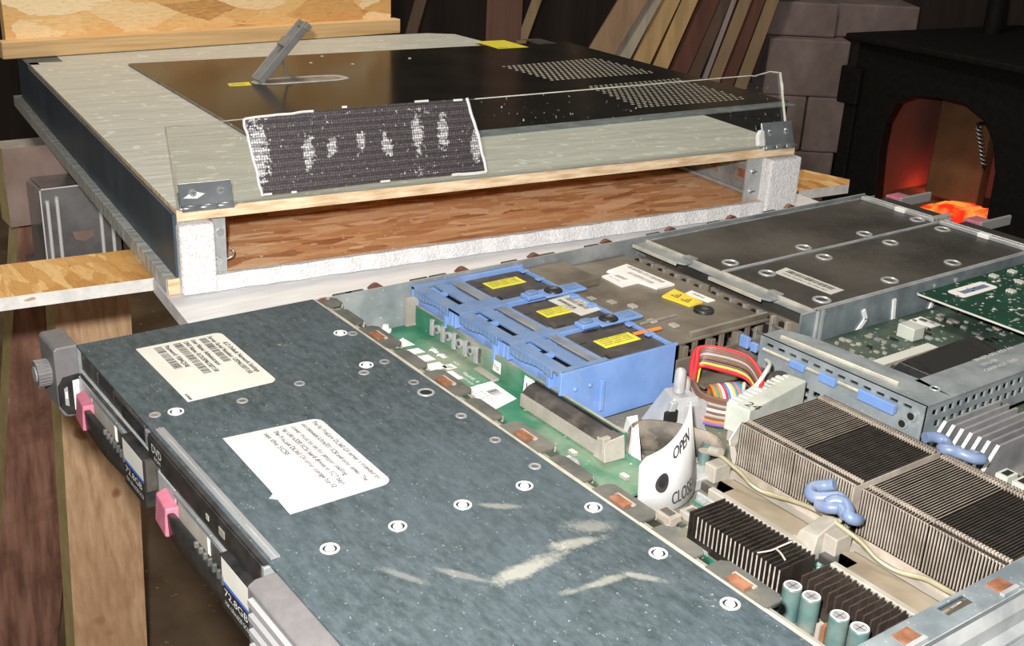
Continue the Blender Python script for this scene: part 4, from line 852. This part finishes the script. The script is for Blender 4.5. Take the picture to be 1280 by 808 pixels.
# optical drive and the bay beside it
q = MB(); q.box(120, 249.5, -2.2, 30, -13, -0.2, 'black'); q.box(121, 248.5, -3.0, -2.2, -12.2, -1.0, 'black'); q.text('DVD', (126, -3.1, -7), X, Z, 6.5, 'silver_ink', 13); q.text('ROM', (129, -3.1, -10.4), X, Z, 3, 'silver_ink', 8); q.box(207, 213, -3.4, -3, -9, -5, 'steel_dusty'); q.box(193, 196, -3.4, -3, -9, -6, 'dust_pale'); q.box(248.5, 251, -2.6, 20, -12, -1.4, 'steel'); od = q.build('optical_drive', srv, bevel=0.3); od['label'] = 'black optical drive front marked DVD'
q = MB(); q.box(4, 118, 1.0, 3, -14, -1.2, 'black'); q.box(8, 36, 0, 1.2, -9, -3, 'dustyblack'); q.box(36, 60, 0.4, 1.2, -9, -3, 'black_matte'); q.box(62, 108, 0.2, 1.2, -5, -2.4, 'dustyblack'); q.box(74, 112, -0.2, 1.2, -12, -6.5, 'black'); q.box(4, 118, -0.4, 2.5, -14.6, -13.6, 'steel_light'); q.box(110, 118, -0.6, 1.4, -12, -3, 'steel'); q.build('bay_panel', srv, bevel=0.3)
q = MB(); q.box(2, 254, 3, 6, -42, -14, 'steel_dusty'); q.box(0, 256, -0.6, 6, -43, -42, 'steel_light'); q.box(124.5, 128, 0, 6, -42, -14, 'steel_light'); q.cyl((131, 2.4, -34), (131, 3.4, -34), 3, 'hole', 14); q.build('bay_frame', srv)
def carrier():
    q = MB(); q.box(6, 122, -1, 2.8, -41, -15, 'dustyblack'); q.box(26, 90, -2.4, -0.5, -20, -17, 'steel'); q.box(30, 66, -2.0, 0, -31, -20, 'cream', front='dust_pale'); q.box(4, 26, -1.6, 0, -41, -17, 'steel_light')
    q.cyl((30, -2, -38), (30, -1, -38), 3, 'hole', 12)
    for i in range(7): q.box(62 + i * 5, 64 + i * 5, -7.2, -5, -26 - i * .3, -23, 'tab')
    c = q.build('drive_carrier', srv, bevel=0.4)
    h = MB(); N = 10
    P = [(28 + 64 * i / N, -3.4 - 2.2 * math.sin(math.pi * (0.25 + 0.6 * i / N))) for i in range(N + 1)]
    h.wall(P, [-38.5 - 1.0 * math.sin(math.pi * i / N) for i in range(N + 1)], [-27 + 1.5 * math.sin(math.pi * i / N) for i in range(N + 1)], 3.5, 'black'); h.cyl((84, -6.6, -33), (84, -4, -33), 3.2, 'black', 14); h.build('lever_handle', c, bevel=0.5)
    l = MB(); l.hexa([(11, -7, -39), (29, -8.5, -39), (31, -1, -39), (11, -1, -39)], [(12, -6, -24), (27, -7, -25), (30, -1, -24), (12, -1, -22)], 'pink'); l.build('release_latch', c, bevel=0.8, seg=2)
    s = MB(); s.box(91, 122, -6.5, -1, -40, -13, 'black'); s.box(122, 124, -6, -1, -30, -13, 'dustyblack')
    pt = lambda x, z: (x, -6.6, z)
    s.add([pt(92.5, -25), pt(121.5, -25), pt(121.5, -13.6), pt(92.5, -13.6)], [(0, 1, 2, 3)], 'cream'); s.add([pt(92.5, -26.6), pt(121.5, -26.6), pt(121.5, -25.1), pt(92.5, -25.1)], [(0, 1, 2, 3)], 'bluestripe')
    s.text('72.8GB', pt(94, -32), X, Z, 5.2, 'silver_ink', 24); s.text('15K Ultra320 SCSI', pt(94, -36.5), X, Z, 3.2, 'silver_ink', 25); s.build('capacity_label', c)
    return c
c1 = carrier(); c2 = twin(c1, srv, (124, 0, 0))

# ================================================================== WOODEN CASE (frame: x along its open front, y inwards)
AN = math.atan2(0.995, 0.0996); CU = Vector((0.0996, 0.995, 0)); CV = Vector((-0.995, 0.0996, 0)); CO = Vector((-155, 119.1, 0))
def cw(u, v, z): return CO + CU * u + CV * v + Vector((0, 0, z))
CB = (0, 0, -43)
case = thing('wooden_case', 'home built wooden case, open at front, grey painted top, navy side, clear hinged flap', 'case', cw(0, 0, -43), CB, AN)
q = MB(); q.prism([(-1, 0), (588, 0), (592, 300), (598, 640), (590, 705), (555, 722), (36, 690), (36, 612), (-1, 612)], 11.5, 20, 'raw_edge', top='case_paint'); q.build('top_panel', case)
q = MB(); q.box(-4, 596, 0, 690, -43, -31, 'raw_edge', top='osb_red'); q.box(-11, -4, 2, 690, -43, -31, 'case_paint'); q.box(-10.5, -4, -.4, 2, -43, -31, 'raw_edge'); q.build('base_panel', case)
q = MB(); q.box(-3.8, -1.1, 1, 608, -31, 16.5, 'navy').box(-1.1, 9, 9, 608, -31, 11.4, 'navy'); q.box(-3.5, 36, 612, 676, -31, 20, 'navy'); q.box(-3.5, 9, 600, 614, -31, 20, 'navy'); q.build('side_panel', case)['label'] = 'navy painted side panel'
q = MB(); q.box(582, 594, 9, 676, -31, 10.4, 'osb_gold'); q.build('side_panel', case)
q = MB(); q.box(36, 582, 655, 667, -31, 10.4, 'osb_red'); q.build('back_panel', case)
def foam(u0, u1, v0, v1, z0, z1):
    q = MB(); nx, nz = 4, 7
    q.box(u0, u1, v0, v1, z0, z1, 'foam'); return q.build('foam_pad', case, bevel=2.5, seg=3)
foam(-2, 24, -8, 8.5, -43, 10.3); foam(553, 592, -8, 8.5, -43, 10.3)
q = MB(); q.prism([(22 + i * 13.2, -6 + (i * 7 % 5) * 0.5) for i in range(41)] + [(553, -0.2), (22, -0.2)], -43, -30.5, 'foam'); q.build('foam_strip', case)
q = MB(); q.box(24, 26, 1, 30, -31, 10.4, 'steel'); q.box(26, 34, 1, 2.5, -31, 10.4, 'steel_light'); q.cyl((30, 1, 0), (30, 0, 0), 3, 'chrome', 12); q.cyl((28, 1, -22), (28, -1, -22), 3, 'chrome', 12); q.tube([(34, 3, -22), (38, 2, -20), (40, 4, -17), (37, 5, -13)], .8, 'chrome', 6, 4); q.build('rack_rail', case)
q = MB(); q.box(549.5, 552, 6, 320, -28, 8, 'steel'); q.box(534, 553, 4, 5.6, -31, 10, 'steel_light'); q.box(546, 549.6, 10, 320, -28, -25, 'steel_light'); q.box(546, 549.6, 10, 320, 4, 7, 'steel_light')
for v in (18, 60, 110): q.box(548.8, 549.6, v, v + 22, -18, -2, 'steel_dusty'); q.box(548.4, 549, v + 4, v + 14, -14, -6, 'copper')
for z in (-3, -22): q.cyl((543, 4, z), (543, 2.4, z), 3.4, 'chrome', 14); q.obox((543, 2.2, z), (3, 0, .6), (0, .3, 0), (-.1, 0, .5), 'tab')
q.build('rack_rail', case)
# flap of clear acrylic, leaning back 20 degrees
TH = math.radians(70); CT, ST = math.cos(TH), math.sin(TH)
FP = lambda a, h, t: (a, h * CT - t * ST, 20.6 + h * ST + t * CT)      # t = towards the viewer side
q = MB(); out = [(0, 0), (578, 0), (578.6, 69), (550, 68.2), (547, 67.2), (541, 68), (200, 62.5), (0, 58.5)]
q.prism(out, -1.5, 1.5, 'acrylic', F=FP); q.m = [0] * len(q.m)
q.m = [q.mi('acrylic') if i in (0, len(q.m) - 1) else q.mi('acrylic_edge') for i in range(len(q.m))]
flap = q.build('clear_flap', case); flap['label'] = 'clear scratched acrylic flap'
q = MB(); q.tube([FP(a, h, 0.3) for a, h in ((249, 63.3), (300, 64), (400, 65.5), (480, 66.8), (541, 67.8), (547, 67.0), (552, 68.2), (578.4, 68.9), (578.2, 40), (578, 2))], 0.5, 'acrylic_edge', 6, 2); q.build('edge_glow_bead', flap)  # added bead, its pale colour standing in for the edge glow
q = MB(); q.tube([FP(a, h, 0.3) for a, h in ((0.2, 2), (0.2, 58.3), (57, 60))], 0.45, 'dust', 6, 0); q.build('edge_glow_bead', flap)  # added bead drawing the light line along the left edge
q = MB(); q.prism([(57, 59.5), (120, 62), (180, 63.5), (240.5, 63.8), (246, 34), (249.5, 4), (160, 4.5), (62, 3)], 1.7, 2.8, 'fabric', F=FP); fab = q.build('fabric_patch', flap); fab['label'] = 'black woven patch smeared with glue'
rn = random.Random(2)
def bead(pts, r, nm='sealant_bead'):
    q = MB(); P = []
    for i in range(len(pts) - 1):
        for k in range(6):
            t = k / 6; P.append(FP(pts[i][0] + (pts[i + 1][0] - pts[i][0]) * t + rn.uniform(-.5, .5), pts[i][1] + (pts[i + 1][1] - pts[i][1]) * t + rn.uniform(-.5, .5), 2.6))
    P.append(FP(*pts[-1], 2.6)); q.tube(P, r, 'silicone', 6, 3); return q.build(nm, flap)
bead([(56, 59.5), (59, 30), (62, 3)], 1.1); bead([(240.5, 63.8), (246, 34), (249.5, 4)], 1.5); bead([(57, 59.7), (110, 62)], 1.0); bead([(249, 4), (218, 4.2)], 1.4)
for (a, h, w) in ((200, 64, 6), (135, 63.5, 2), (66, 4, 3), (160, 4.8, 4), (86, 3.6, 2), (232, 63, 4)):
    q = MB(); q.obox(FP(a, h, 2.9), (w, 0, 0), (0, CT * .8, ST * .8), (0, -ST * .5, CT * .5), 'silicone'); q.build('sealant_bead', flap)
def hinge(a0, a1, tall):
    q = MB(); q.prism([(a0, 1), (a1, 1), (a1, tall), (a0, tall)], 1.6, 2.8, 'hinge', F=FP); q.prism([(a0, 1), (a1, 1), (a1, 12), (a0, 12)], -3, -1.6, 'hinge', F=FP)
    for i in range(3):
        w = (a1 - a0) / 3; q.cyl((a0 + i * w + .3, -3.4, 21.4), (a0 + (i + 1) * w - .3, -3.4, 21.4), 2.3, 'hinge', 14)
    q.cyl((a0 - 2, -3.4, 21.4), (a1 + 2, -3.4, 21.4), 1.1, 'chrome', 8)
    h = q.build('hinge', flap, bevel=0.3)
    for a in (a0 + (a1 - a0) * .25, a0 + (a1 - a0) * .78):
        s = MB(); s.cyl(FP(a, tall * .58, 2.8), FP(a, tall * .58, 4.0), 3.2, 'chrome', 16, 2.6); s.obox(FP(a, tall * .58, 4.05), (2.2, 0, 0), (0, .35 * CT, .35 * ST), (0, -.1, .1), 'tab'); s.obox(FP(a, tall * .58, 4.05), (.35, 0, 0), (0, 2.2 * CT, 2.2 * ST), (0, -.1, .1), 'tab'); s.build('hinge_screw', h)
hinge(2, 40, 17.5); hinge(546, 584, 23)
q = MB(); q.prism([(536, 2), (545, 1), (546, 16), (541, 17), (537, 12)], 1.8, 7, 'silicone', F=FP); q.build('sealant_bead', flap, bevel=1.5, seg=2)
q = MB(); q.prism([(4, 7), (14, 6), (20, 9), (12, 11.5)], 2.9, 3.8, 'silicone', F=FP); q.build('sealant_bead', flap)

# ---- black server lid lying on the case
LA = AN + math.radians(2.6); LO = cw(119.6, 132.7, 20)
lid = thing('server_lid', 'black glossy sheet metal lid with latch lever, perforated patches, resting on grey case top', 'server lid', LO, (0, 0, 20), LA)
ca, sa = math.cos(math.radians(2.6)), math.sin(math.radians(2.6))
def ll(u, v): du, dv = u - 119.6, v - 132.7; return (du * ca + dv * sa, -du * sa + dv * ca)
q = MB(); q.box(0, 608, 0, 436, 20.2, 22.6, 'lid'); q.box(-1, 0, 0, 436, 20, 22.4, 'steel_dusty'); q.box(0, 608, 436, 437, 20, 22.4, 'steel_dusty'); q.box(606.5, 608, 0, 436, -12, 20.2, 'black'); q.box(482, 606.5, 0, 1.5, -12, 20.2, 'black')
def perf(c4, nx, ny):
    P = [Vector(ll(*c)) for c in c4]
    for i in range(nx):
        for j in range(ny):
            s, t = (i + (j % 2) * .5) / nx, j / max(ny - 1, 1); p = (P[0] * (1 - s) + P[1] * s) * (1 - t) + (P[3] * (1 - s) + P[2] * s) * t
            q.add([(p.x + 2.6 * math.cos(k * math.pi / 3), p.y + 2.0 * math.sin(k * math.pi / 3), 22.68) for k in range(6)], [tuple(range(6))], 'lid_hole')
perf([(529, 344), (687, 353), (614 + 60, 460), (518, 438)], 20, 15); perf([(539, 184), (690, 186), (690, 309), (549, 298)], 19, 16)
lidp = q.build('lid_sheet', lid)
q = MB(); q.box(-2, 606, -14, -1, 20.05, 21.2, 'rail_steel'); q.box(0, 606, -1.2, -0.1, 20.05, 22.6, 'steel'); q.build('lid_lip', lid)
a0, b0 = ll(204, 421); 
q = MB(); cx = (ll(200, 422)[0] + ll(302, 424)[0]) / 2; cy = b0; rx, ry = 52, 15
ring = lambda f, z: [(cx + rx * f * math.copysign(abs(math.cos(t)) ** .6, math.cos(t)), cy + ry * f * math.copysign(abs(math.sin(t)) ** .6, math.sin(t)), z) for t in [2 * math.pi * k / 28 for k in range(28)]]
R1, R2, R3 = ring(1.08, 22.7), ring(1.0, 23.8), ring(0.90, 22.75)
q.add(R1 + R2 + R3, [(i, (i + 1) % 28, 28 + (i + 1) % 28, 28 + i) for i in range(28)] + [(28 + i, 28 + (i + 1) % 28, 56 + (i + 1) % 28, 56 + i) for i in range(28)], 'steel_light', True); q.add(R3, [tuple(range(28))], 'steel_dusty'); q.build('latch_recess', lid)
q = MB(); D = Vector((0.70, 0.05, 0.71)).normalized(); W = Vector((0, 1, 0)); Nn = D.cross(W).normalized(); B0 = Vector((a0 - 2, b0, 23))
q.obox(B0 + D * 42, D * 42, W * 10, Nn * 2.2, 'lever')
for s in (-1, 1): q.obox(B0 + D * 42 + W * 9 * s + Nn * 3, D * 42, W * 1.2, Nn * 3.4, 'lever')
q.obox(B0 + D * 80, D * 4, W * 11, Nn * 3.4, 'steel_dusty'); q.obox(B0 + D * 52 + Nn * 6, D * 6, W * 9, Nn * 2.5, 'lever'); lev = q.build('latch_lever', lid, bevel=0.8); lev['label'] = 'grey lever standing open'
q = MB(); q.tube([B0 + D * 40 + Nn * 2, B0 + D * 22 + Vector((18, 0, -10)), Vector((a0 + 46, b0 + 2, 23))], 1.3, 'chrome', 6, 0); q.build('latch_link', lid)
for c4, s in (([(166, 408), (190, 408), (193, 426), (169, 424)], 'LATCH'), ([(572, 590), (634, 560), (652, 600), (604, 622)], 'CAUTION')):
    q = MB(); P = [ll(*c) for c in c4]
    if s == 'CAUTION': x0, y0 = ll(600, 590); P = [(x0 - 22, y0 - 30), (x0 + 26, y0 - 30), (x0 + 26, y0 + 32), (x0 - 22, y0 + 32)]
    q.prism(P, 22.65, 22.9, 'yellow'); q.text(s, (P[0][0] + 3, P[0][1] + 5, 23), X, Yv, 7, 'ink', 16); q.build('warning_label', lid)
q = MB(); x0, y0 = ll(655, 590); q.box(x0, x0 + 30, y0 - 10, y0 + 34, 22.65, 22.9, 'dustyblack'); q.build('faded_label', lid)
for (u, v) in ((330, 560), (360, 610), (430, 520), (345, 500), (420, 600), (300, 520)):
    q = MB(); x0, y0 = ll(u, v); q.lathe([(2.2, 0), (1.8, .8), (.01, 1)], (x0, y0, 22.6), 'lid_hole', 8); q.build('lid_rivet', lid)

# ---- strand board panel standing on the back of the case, with a batten along its foot
P0, P1 = cw(-16, 650, 20.2), cw(512, 738, 20.2); ang = math.atan2((P1 - P0).y, (P1 - P0).x); LEN = (P1 - P0).length
pan = thing('strand_board', 'pale strand board sheet standing upright behind the black lid with batten at its foot', 'board', P0, (0, 0, 20.2), ang)
pan.location.z += 0.0003
q = MB(); q.box(0, LEN - 6, 4, 16, 20.6, 420, 'osb_panel'); q.build('board_sheet', pan)
q = MB(); q.box(-10, LEN, -12, 4, 20.4, 40, 'pine_pale'); q.build('foot_batten', pan, bevel=1)
# ---- plank and painted board under the case
q = MB(); q.prism([(-260, 40), (-3, 40), (720, 46), (735, 60), (716, 112), (-260, 112)], -53, -43.1, 'white_edge', top='osb_gold', F=lambda u, v, z: cw(u, v, z)); tag(q.build('strand_board_plank', off=Vector((0, 0, 0))), 'golden strand board plank with white edge sticking out left beneath the wooden case', 'plank')
q = MB(); q.prism([(-12, 38.6), (-12, -120), (-14, -560), (640, -560), (640, 38.6)], -54, -43.6, 'white_edge', top='white_paint', F=lambda u, v, z: cw(u, v, z)); tag(q.build('painted_board', off=Vector((0, 0, 0))), 'white painted board lying under the server and front of the wooden case', 'board')

# ---- sawhorse
def sawhorse(at, label):
    t = thing('sawhorse', label, 'sawhorse', at, (-690, 300, -800))
    q = MB(); q.box(-718, -680, 121, 900, -142, -54.2, 'beamwood', front='endgrain', top='dust_pale'); q.build('beam', t)
    xf = -629
    def leg(pa, pb, name, m):
        pa, pb = Vector(pa), Vector(pb); q = MB(); hw, ht = 42, 19; up = Vector((0, 0, 1))
        b4 = [pb + Vector((ht, -hw, 0)), pb + Vector((ht, hw, 0)), pb + Vector((-ht, hw, 0)), pb + Vector((-ht, -hw, 0))]; t4 = [pa + Vector((ht, -hw, 0)), pa + Vector((ht, hw, 0)), pa + Vector((-ht, hw, 0)), pa + Vector((-ht, -hw, 0))]
        q.hexa(b4, t4, m); q.f[4], q.f[4]; q.m[4] = q.mi('endgrain'); q.m[1] = q.mi(m)
        return q.build(name, t)
    leg((-655, 190, -198), (-530, 130, -800), 'leg', 'pine'); leg((-738, 180, -150), (-815, 96, -800), 'leg', 'oldwood')
    leg((-655, 800, -198), (-530, 870, -800), 'leg', 'pine'); leg((-735, 800, -150), (-815, 870, -800), 'leg', 'oldwood')
    for y in (142, 760):
        xf = -629; q = MB(); q.prism([(y, -190), (y + 84, -190), (y + 84, -92), (y + 80, -88), (y + 4, -88), (y, -92)], xf - 2, xf, 'bracket', F=lambda a, z, x: (x, a, z)); q.box(-724, xf, y, y + 84, -196, -190, 'bracket')
        q.box(-679, xf, y, y + 2, -190, -92, 'bracket'); q.box(-679, xf, y + 82, y + 84, -190, -92, 'bracket'); q.box(-679, xf, y + 4, y + 80, -90, -88, 'bracket')
        for k in (7, 17, 62, 74): q.tube([(xf + .4, y + k, -188), (xf + 1.4, y + k, -112 + (k % 3) * 4), (xf - .5, y + k, -105)], 2.0, 'alu_edge', 8, 3)  # white highlights on the ribs put in as pale colour
        q.box(xf - .4, xf + .6, y, y + 1.6, -190, -90, 'alu_edge').box(xf - .4, xf + .6, y + 2, y + 82, -89.6, -88, 'alu_edge')
        q.prism([(y + 30, -140), (y + 54, -140), (y + 52, -148), (y + 43, -152), (y + 33, -149)], xf, xf + .6, 'beamwood', F=lambda a, z, x: (x, a, z))
        q.build('leg_bracket', t)
    return t
sawhorse((-690, 300, -800), 'timber sawhorse with zinc brackets and splayed legs under the left of the wooden case')

# ================================================================== THE WORKSHOP BEHIND
FV = Vector((-0.798, 0.603, 0)); RV = Vector((0.603, 0.798, 0)); CC = Vector((613, -159.3, 0))
def bk(s, d, z): return CC + RV * s + FV * d + Vector((0, 0, z))
q = MB(); q.box(-6500, 2500, -1500, 7000, -830, -800, 'floor'); structure(q.build('floor'))
P = [bk(-3500, 3900, 0), bk(3500, 3900, 0), bk(3500, 3950, 0), bk(-3500, 3950, 0)]
q = MB(); q.hexa([p + Vector((0, 0, -800)) for p in P], [p + Vector((0, 0, 1900)) for p in P], 'wall'); structure(q.build('wall_back'))
def board(s0, z0, s1, z1, w, d, t, m, label, name='leaning_board', zt=420, lean=160):
    k = (s1 - s0) / (z1 - z0); sb = s0 + (-800 - z0) * k; st = s0 + (zt - z0) * k
    A, B = bk(sb, d, -799.5), bk(st, d + lean, zt)
    ax = (B - A); q = MB(); wv = RV * (w / 2); tv = FV * t
    q.hexa([A - wv, A + wv, A + wv + tv, A - wv + tv], [B - wv, B + wv, B + wv + tv, B - wv + tv], m)
    o = q.build(name, off=A); o.location = A * MM
    return tag(o, label, 'board')
S = 1.05
board(196 * S, -183, 264 * S, -52, 74, 2960, 22, 'brownboard', 'brown board, leftmost of the light boards leaning behind the lid')
board(252 * S, -190, 314 * S, -50, 46, 2990, 20, 'greyboard', 'pale grey board leaning between the brown board and the tan boards')
board(303 * S, -198, 360 * S, -48, 50, 3010, 38, 'tanboard', 'wide tan board leaning just right of the pale grey one')
board(352 * S, -210, 409 * S, -46, 42, 3020, 38, 'tanboard', 'narrow tan board leaning against the dark red boards')
board(402 * S, -222, 462 * S, -44, 52, 3050, 24, 'redboard', 'dark reddish board leaning right beside the tan boards')
board(444 * S, -226, 500 * S, -42, 36, 3060, 24, 'darkboard', 'dark brown board leaning just left of the thin lilac strip')
board(474 * S, -226, 524 * S, -42, 13, 3060, 14, 'lilacboard', 'thin lilac grey strip leaning among the dark boards')
board(502 * S, -226, 555 * S, -42, 32, 3070, 24, 'oliveboard', 'olive brown board leaning right of the lilac strip')
board(540 * S, -226, 590 * S, -42, 36, 3090, 24, 'redboard', 'dark red board leaning closest to the concrete blocks but one')
board(580 * S, -226, 628 * S, -42, 34, 3100, 24, 'oliveboard', 'dull brown board leaning against the concrete blocks')
board(-3 * S, -160, 26 * S, -65, 26, 3000, 16, 'oliveboard', 'slim slanted lath beside the dark square post')
board(-278 * S, -140, -258 * S, -60, 30, 3000, 16, 'darkboard', 'dim slanted board standing just right of the strand board panel')
q = MB(); A = bk(-62, 3080, -800); q.hexa([A + RV * a + FV * c for a, c in ((-46, 0), (46, 0), (46, 90), (-46, 90))], [A + RV * a + FV * c + Vector((0, 0, 2000)) for a, c in ((-46, 0), (46, 0), (46, 90), (-46, 90))], 'post'); o = q.build('timber_post', off=A); o.location = A * MM; tag(o, 'dark reddish square timber post rising behind the middle of the lid', 'post')
# concrete blocks, each its own
n = 0
rows = [(-800, (590, 760, 900)), (-643, (640, 870)), (-486, (600, 770, 890)), (-329, (640, 870))]
ROWN = ('bottom', 'second', 'third', 'fourth'); COLN = ('left', 'right')
for r_, (z, ss) in enumerate(rows):
    for c_, s in enumerate(ss[:-1]):
        w = ss[c_ + 1] - s - 5; A = bk(s + 30, 3250, z); q = MB()
        q.hexa([A + RV * a + FV * c for a, c in ((0, 0), (w, 0), (w, 190), (0, 190))], [A + RV * a + FV * c + Vector((0, 0, 156)) for a, c in ((0, 0), (w, 0), (w, 190), (0, 190))], 'block')
        o = q.build('concrete_block', off=A, bevel=5, seg=2); o.location = A * MM
        tag(o, 'pinkish concrete block beside the stove, %s of the %s course up' % (COLN[c_], ROWN[r_]) if len(ss) == 3 else 'pinkish concrete block beside the stove spanning the %s course up' % ROWN[r_], 'block', 'concrete blocks beside the stove')
for (s, w, lab) in ((650, 210, 'dark mauve concrete block set back on top of the stack, left of the pale one'), (864, 230, 'pale concrete block on top of the stack, right behind the stove')):
    A = bk(s, 3300 if s < 700 else 3330, -171.5); q = MB(); q.hexa([A + RV * a + FV * c for a, c in ((0, 0), (w, 0), (w, 190), (0, 190))], [A + RV * a + FV * c + Vector((0, 0, 92)) for a, c in ((0, 0), (w, 0), (w, 190), (0, 190))], 'block'); o = q.build('concrete_block', off=A, bevel=5, seg=2); o.location = A * MM; tag(o, lab, 'block', 'concrete blocks beside the stove')
# wood stove
ST0 = (-1000, 2400, -800)
stv = thing('wood_stove', 'black cast iron wood stove with arched door opening and embers glowing inside', 'stove', ST0, ST0)
q = MB(); q.prism([(-1323, 2330), (-700, 2300), (-560, 2420), (-560, 2960), (-640, 3020), (-1260, 3020)], -140, -122, 'cast'); q.build('top_plate', stv, bevel=5, seg=2)
q = MB(); AX = lambda x, z, y: (x, y, z)
arch = [(-1160, -560), (-1175, -400), (-1172, -330), (-1150, -276), (-1105, -250), (-1040, -240), (-960, -243), (-905, -268), (-870, -310), (-848, -380), (-842, -560)]
q.prism([(-1290, -700), (-1290, -142), (-640, -142), (-640, -700), (-842, -700)] + arch[::-1] + [(-1160, -700)], 2350, 2385, 'cast', F=AX)
q.box(-1290, -640, 2980, 3000, -700, -142, 'cast'); q.box(-1290, -1262, 2385, 2980, -700, -142, 'cast'); q.box(-668, -640, 2385, 2980, -700, -142, 'cast'); q.box(-1262, -668, 2385, 2980, -700, -672, 'cast'); q.box(-1262, -668, 2385, 2980, -152, -142, 'cast')
q.box(-1322, -1258, 2332, 2352, -300, -205, 'cast'); q.box(-1300, -1262, 2338, 2352, -700, -205, 'cast'); q.box(-1318, -1258, 2330, 2352, -640, -520, 'cast'); q.box(-1170, -836, 2330, 2352, -590, -560, 'cast')
q.build('stove_body', stv, bevel=4, seg=2)
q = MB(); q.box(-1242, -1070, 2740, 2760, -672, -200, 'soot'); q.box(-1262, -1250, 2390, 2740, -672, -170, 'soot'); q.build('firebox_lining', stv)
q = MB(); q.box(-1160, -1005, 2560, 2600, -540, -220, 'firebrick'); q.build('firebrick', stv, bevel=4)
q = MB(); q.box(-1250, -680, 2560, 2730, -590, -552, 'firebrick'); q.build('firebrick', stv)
q = MB(); rn = random.Random(4)
for i in range(16):
    x, y = -1075 + rn.uniform(0, 190), 2420 + rn.uniform(0, 90); r0 = rn.uniform(12, 24)
    q.obox((x, y, -600 + r0 + rn.uniform(0, 50)), (r0 * 1.8, rn.uniform(-8, 8), 4), (3, r0, 2), (0, 0, r0 * .9), 'ember')
q.build('glowing_embers', stv, bevel=5, seg=2)
q = MB(); q.box(-1250, -680, 2400, 2560, -672, -612, 'soot'); q.build('ash_bed', stv)
q = MB()
pts = [(-898 + 34 * t + 6 * math.cos(t * 60), 2325 + 6 * math.sin(t * 60), -278 - 88 * t) for t in [i / 90 for i in range(91)]]
q.tube(pts, 2.2, 'chrome', 6, 0); q.tube([(-900, 2325, -270), (-862, 2325, -372)], 2.5, 'cast', 6, 0); q.tube([(-900, 2352, -272), (-900, 2325, -272)], 4, 'cast', 8, 0); q.build('coil_handle', stv)
q = MB(); 
for (x, y) in ((-1270, 2380), (-680, 2380), (-1270, 2960), (-680, 2960)): q.hexa([(x - 22, y - 22, -800), (x + 22, y - 22, -800), (x + 22, y + 22, -800), (x - 22, y + 22, -800)], [(x - 32, y - 28, -700), (x + 32, y - 28, -700), (x + 32, y + 28, -700), (x - 32, y + 28, -700)], 'cast')
for k in range(4):
    qq = MB(); x, y = ((-1260, 2385), (-690, 2385), (-1260, 2950), (-690, 2950))[k]; qq.hexa([(x - 22, y - 22, -800), (x + 22, y - 22, -800), (x + 22, y + 22, -800), (x - 22, y + 22, -800)], [(x - 32, y - 28, -700), (x + 32, y - 28, -700), (x + 32, y + 28, -700), (x - 32, y + 28, -700)], 'cast'); qq.build('leg', stv)
q = MB(); q.cyl((-1180, 2760, -122), (-1180, 2760, 900), 24, 'cast', 16); q.build('flue_pipe', stv)
q = MB(); q.tube([(-1330, 2860, 40), (-1270, 2860, 30), (-1235, 2860, -30), (-1225, 2860, -122)], 22, 'cast', 14, 6); q.build('air_pipe', stv)

# ================================================================== lights and camera
w = bpy.data.worlds.new('workshop'); SC.world = w; w.use_nodes = True
w.node_tree.nodes['Background'].inputs[0].default_value = (1.0, 0.93, 0.85, 1); w.node_tree.nodes['Background'].inputs[1].default_value = 0.10
def lamp(name, kind, loc, energy, color, size):
    l = bpy.data.lights.new(name, kind); l.energy = energy; l.color = color
    if kind == 'POINT': l.shadow_soft_size = size
    else: l.size = size
    o = bpy.data.objects.new(name, l); COL.objects.link(o); o.location = Vector(loc) * MM; return o
R = Matrix(((0.58640546, 0.8086223, 0.04752488), (0.33225228, -0.18660827, -0.92454625), (-0.73874018, 0.55794922, -0.37809471)))
right, down, fwd = R[0].copy(), R[1].copy(), R[2].copy()
cam = bpy.data.cameras.new('camera'); cam.sensor_width = 36; cam.lens = 36 * 1438.69 / 1280; cam.clip_start = 0.02; cam.clip_end = 50
co = bpy.data.objects.new('camera', cam); COL.objects.link(co)
co.matrix_world = Matrix.Translation(Vector((613.044, -159.28, 265.723)) * MM) @ Matrix((right, -down, -fwd)).transposed().to_4x4()
SC.camera = co
cl = Vector((613.044, -159.28, 265.723)) - right * 28 - down * 48
lamp('camera_flash', 'POINT', cl, 40, (1.0, 0.97, 0.93), 0.012)
lamp('firebox_glow', 'POINT', (-1200, 2640, -560), 0.5, (1.0, 0.10, 0.05), 0.03)
o = lamp('added_overhead_fill', 'AREA', (-500, 500, 1500), 14, (1.0, 0.9, 0.75), 0.35)  # unseen lamp added to lift the case top and far objects
lamp('added_back_fill', 'POINT', (-900, 1400, 1500), 14, (1.0, 0.86, 0.70), 0.04)  # unseen fill added to brighten the boards and blocks behind
SC.view_settings.view_transform = 'Standard'; SC.view_settings.look = 'None'; SC.view_settings.gamma = 1.0; SC.view_settings.use_curve_mapping = False
SC.view_settings.exposure = 0.0
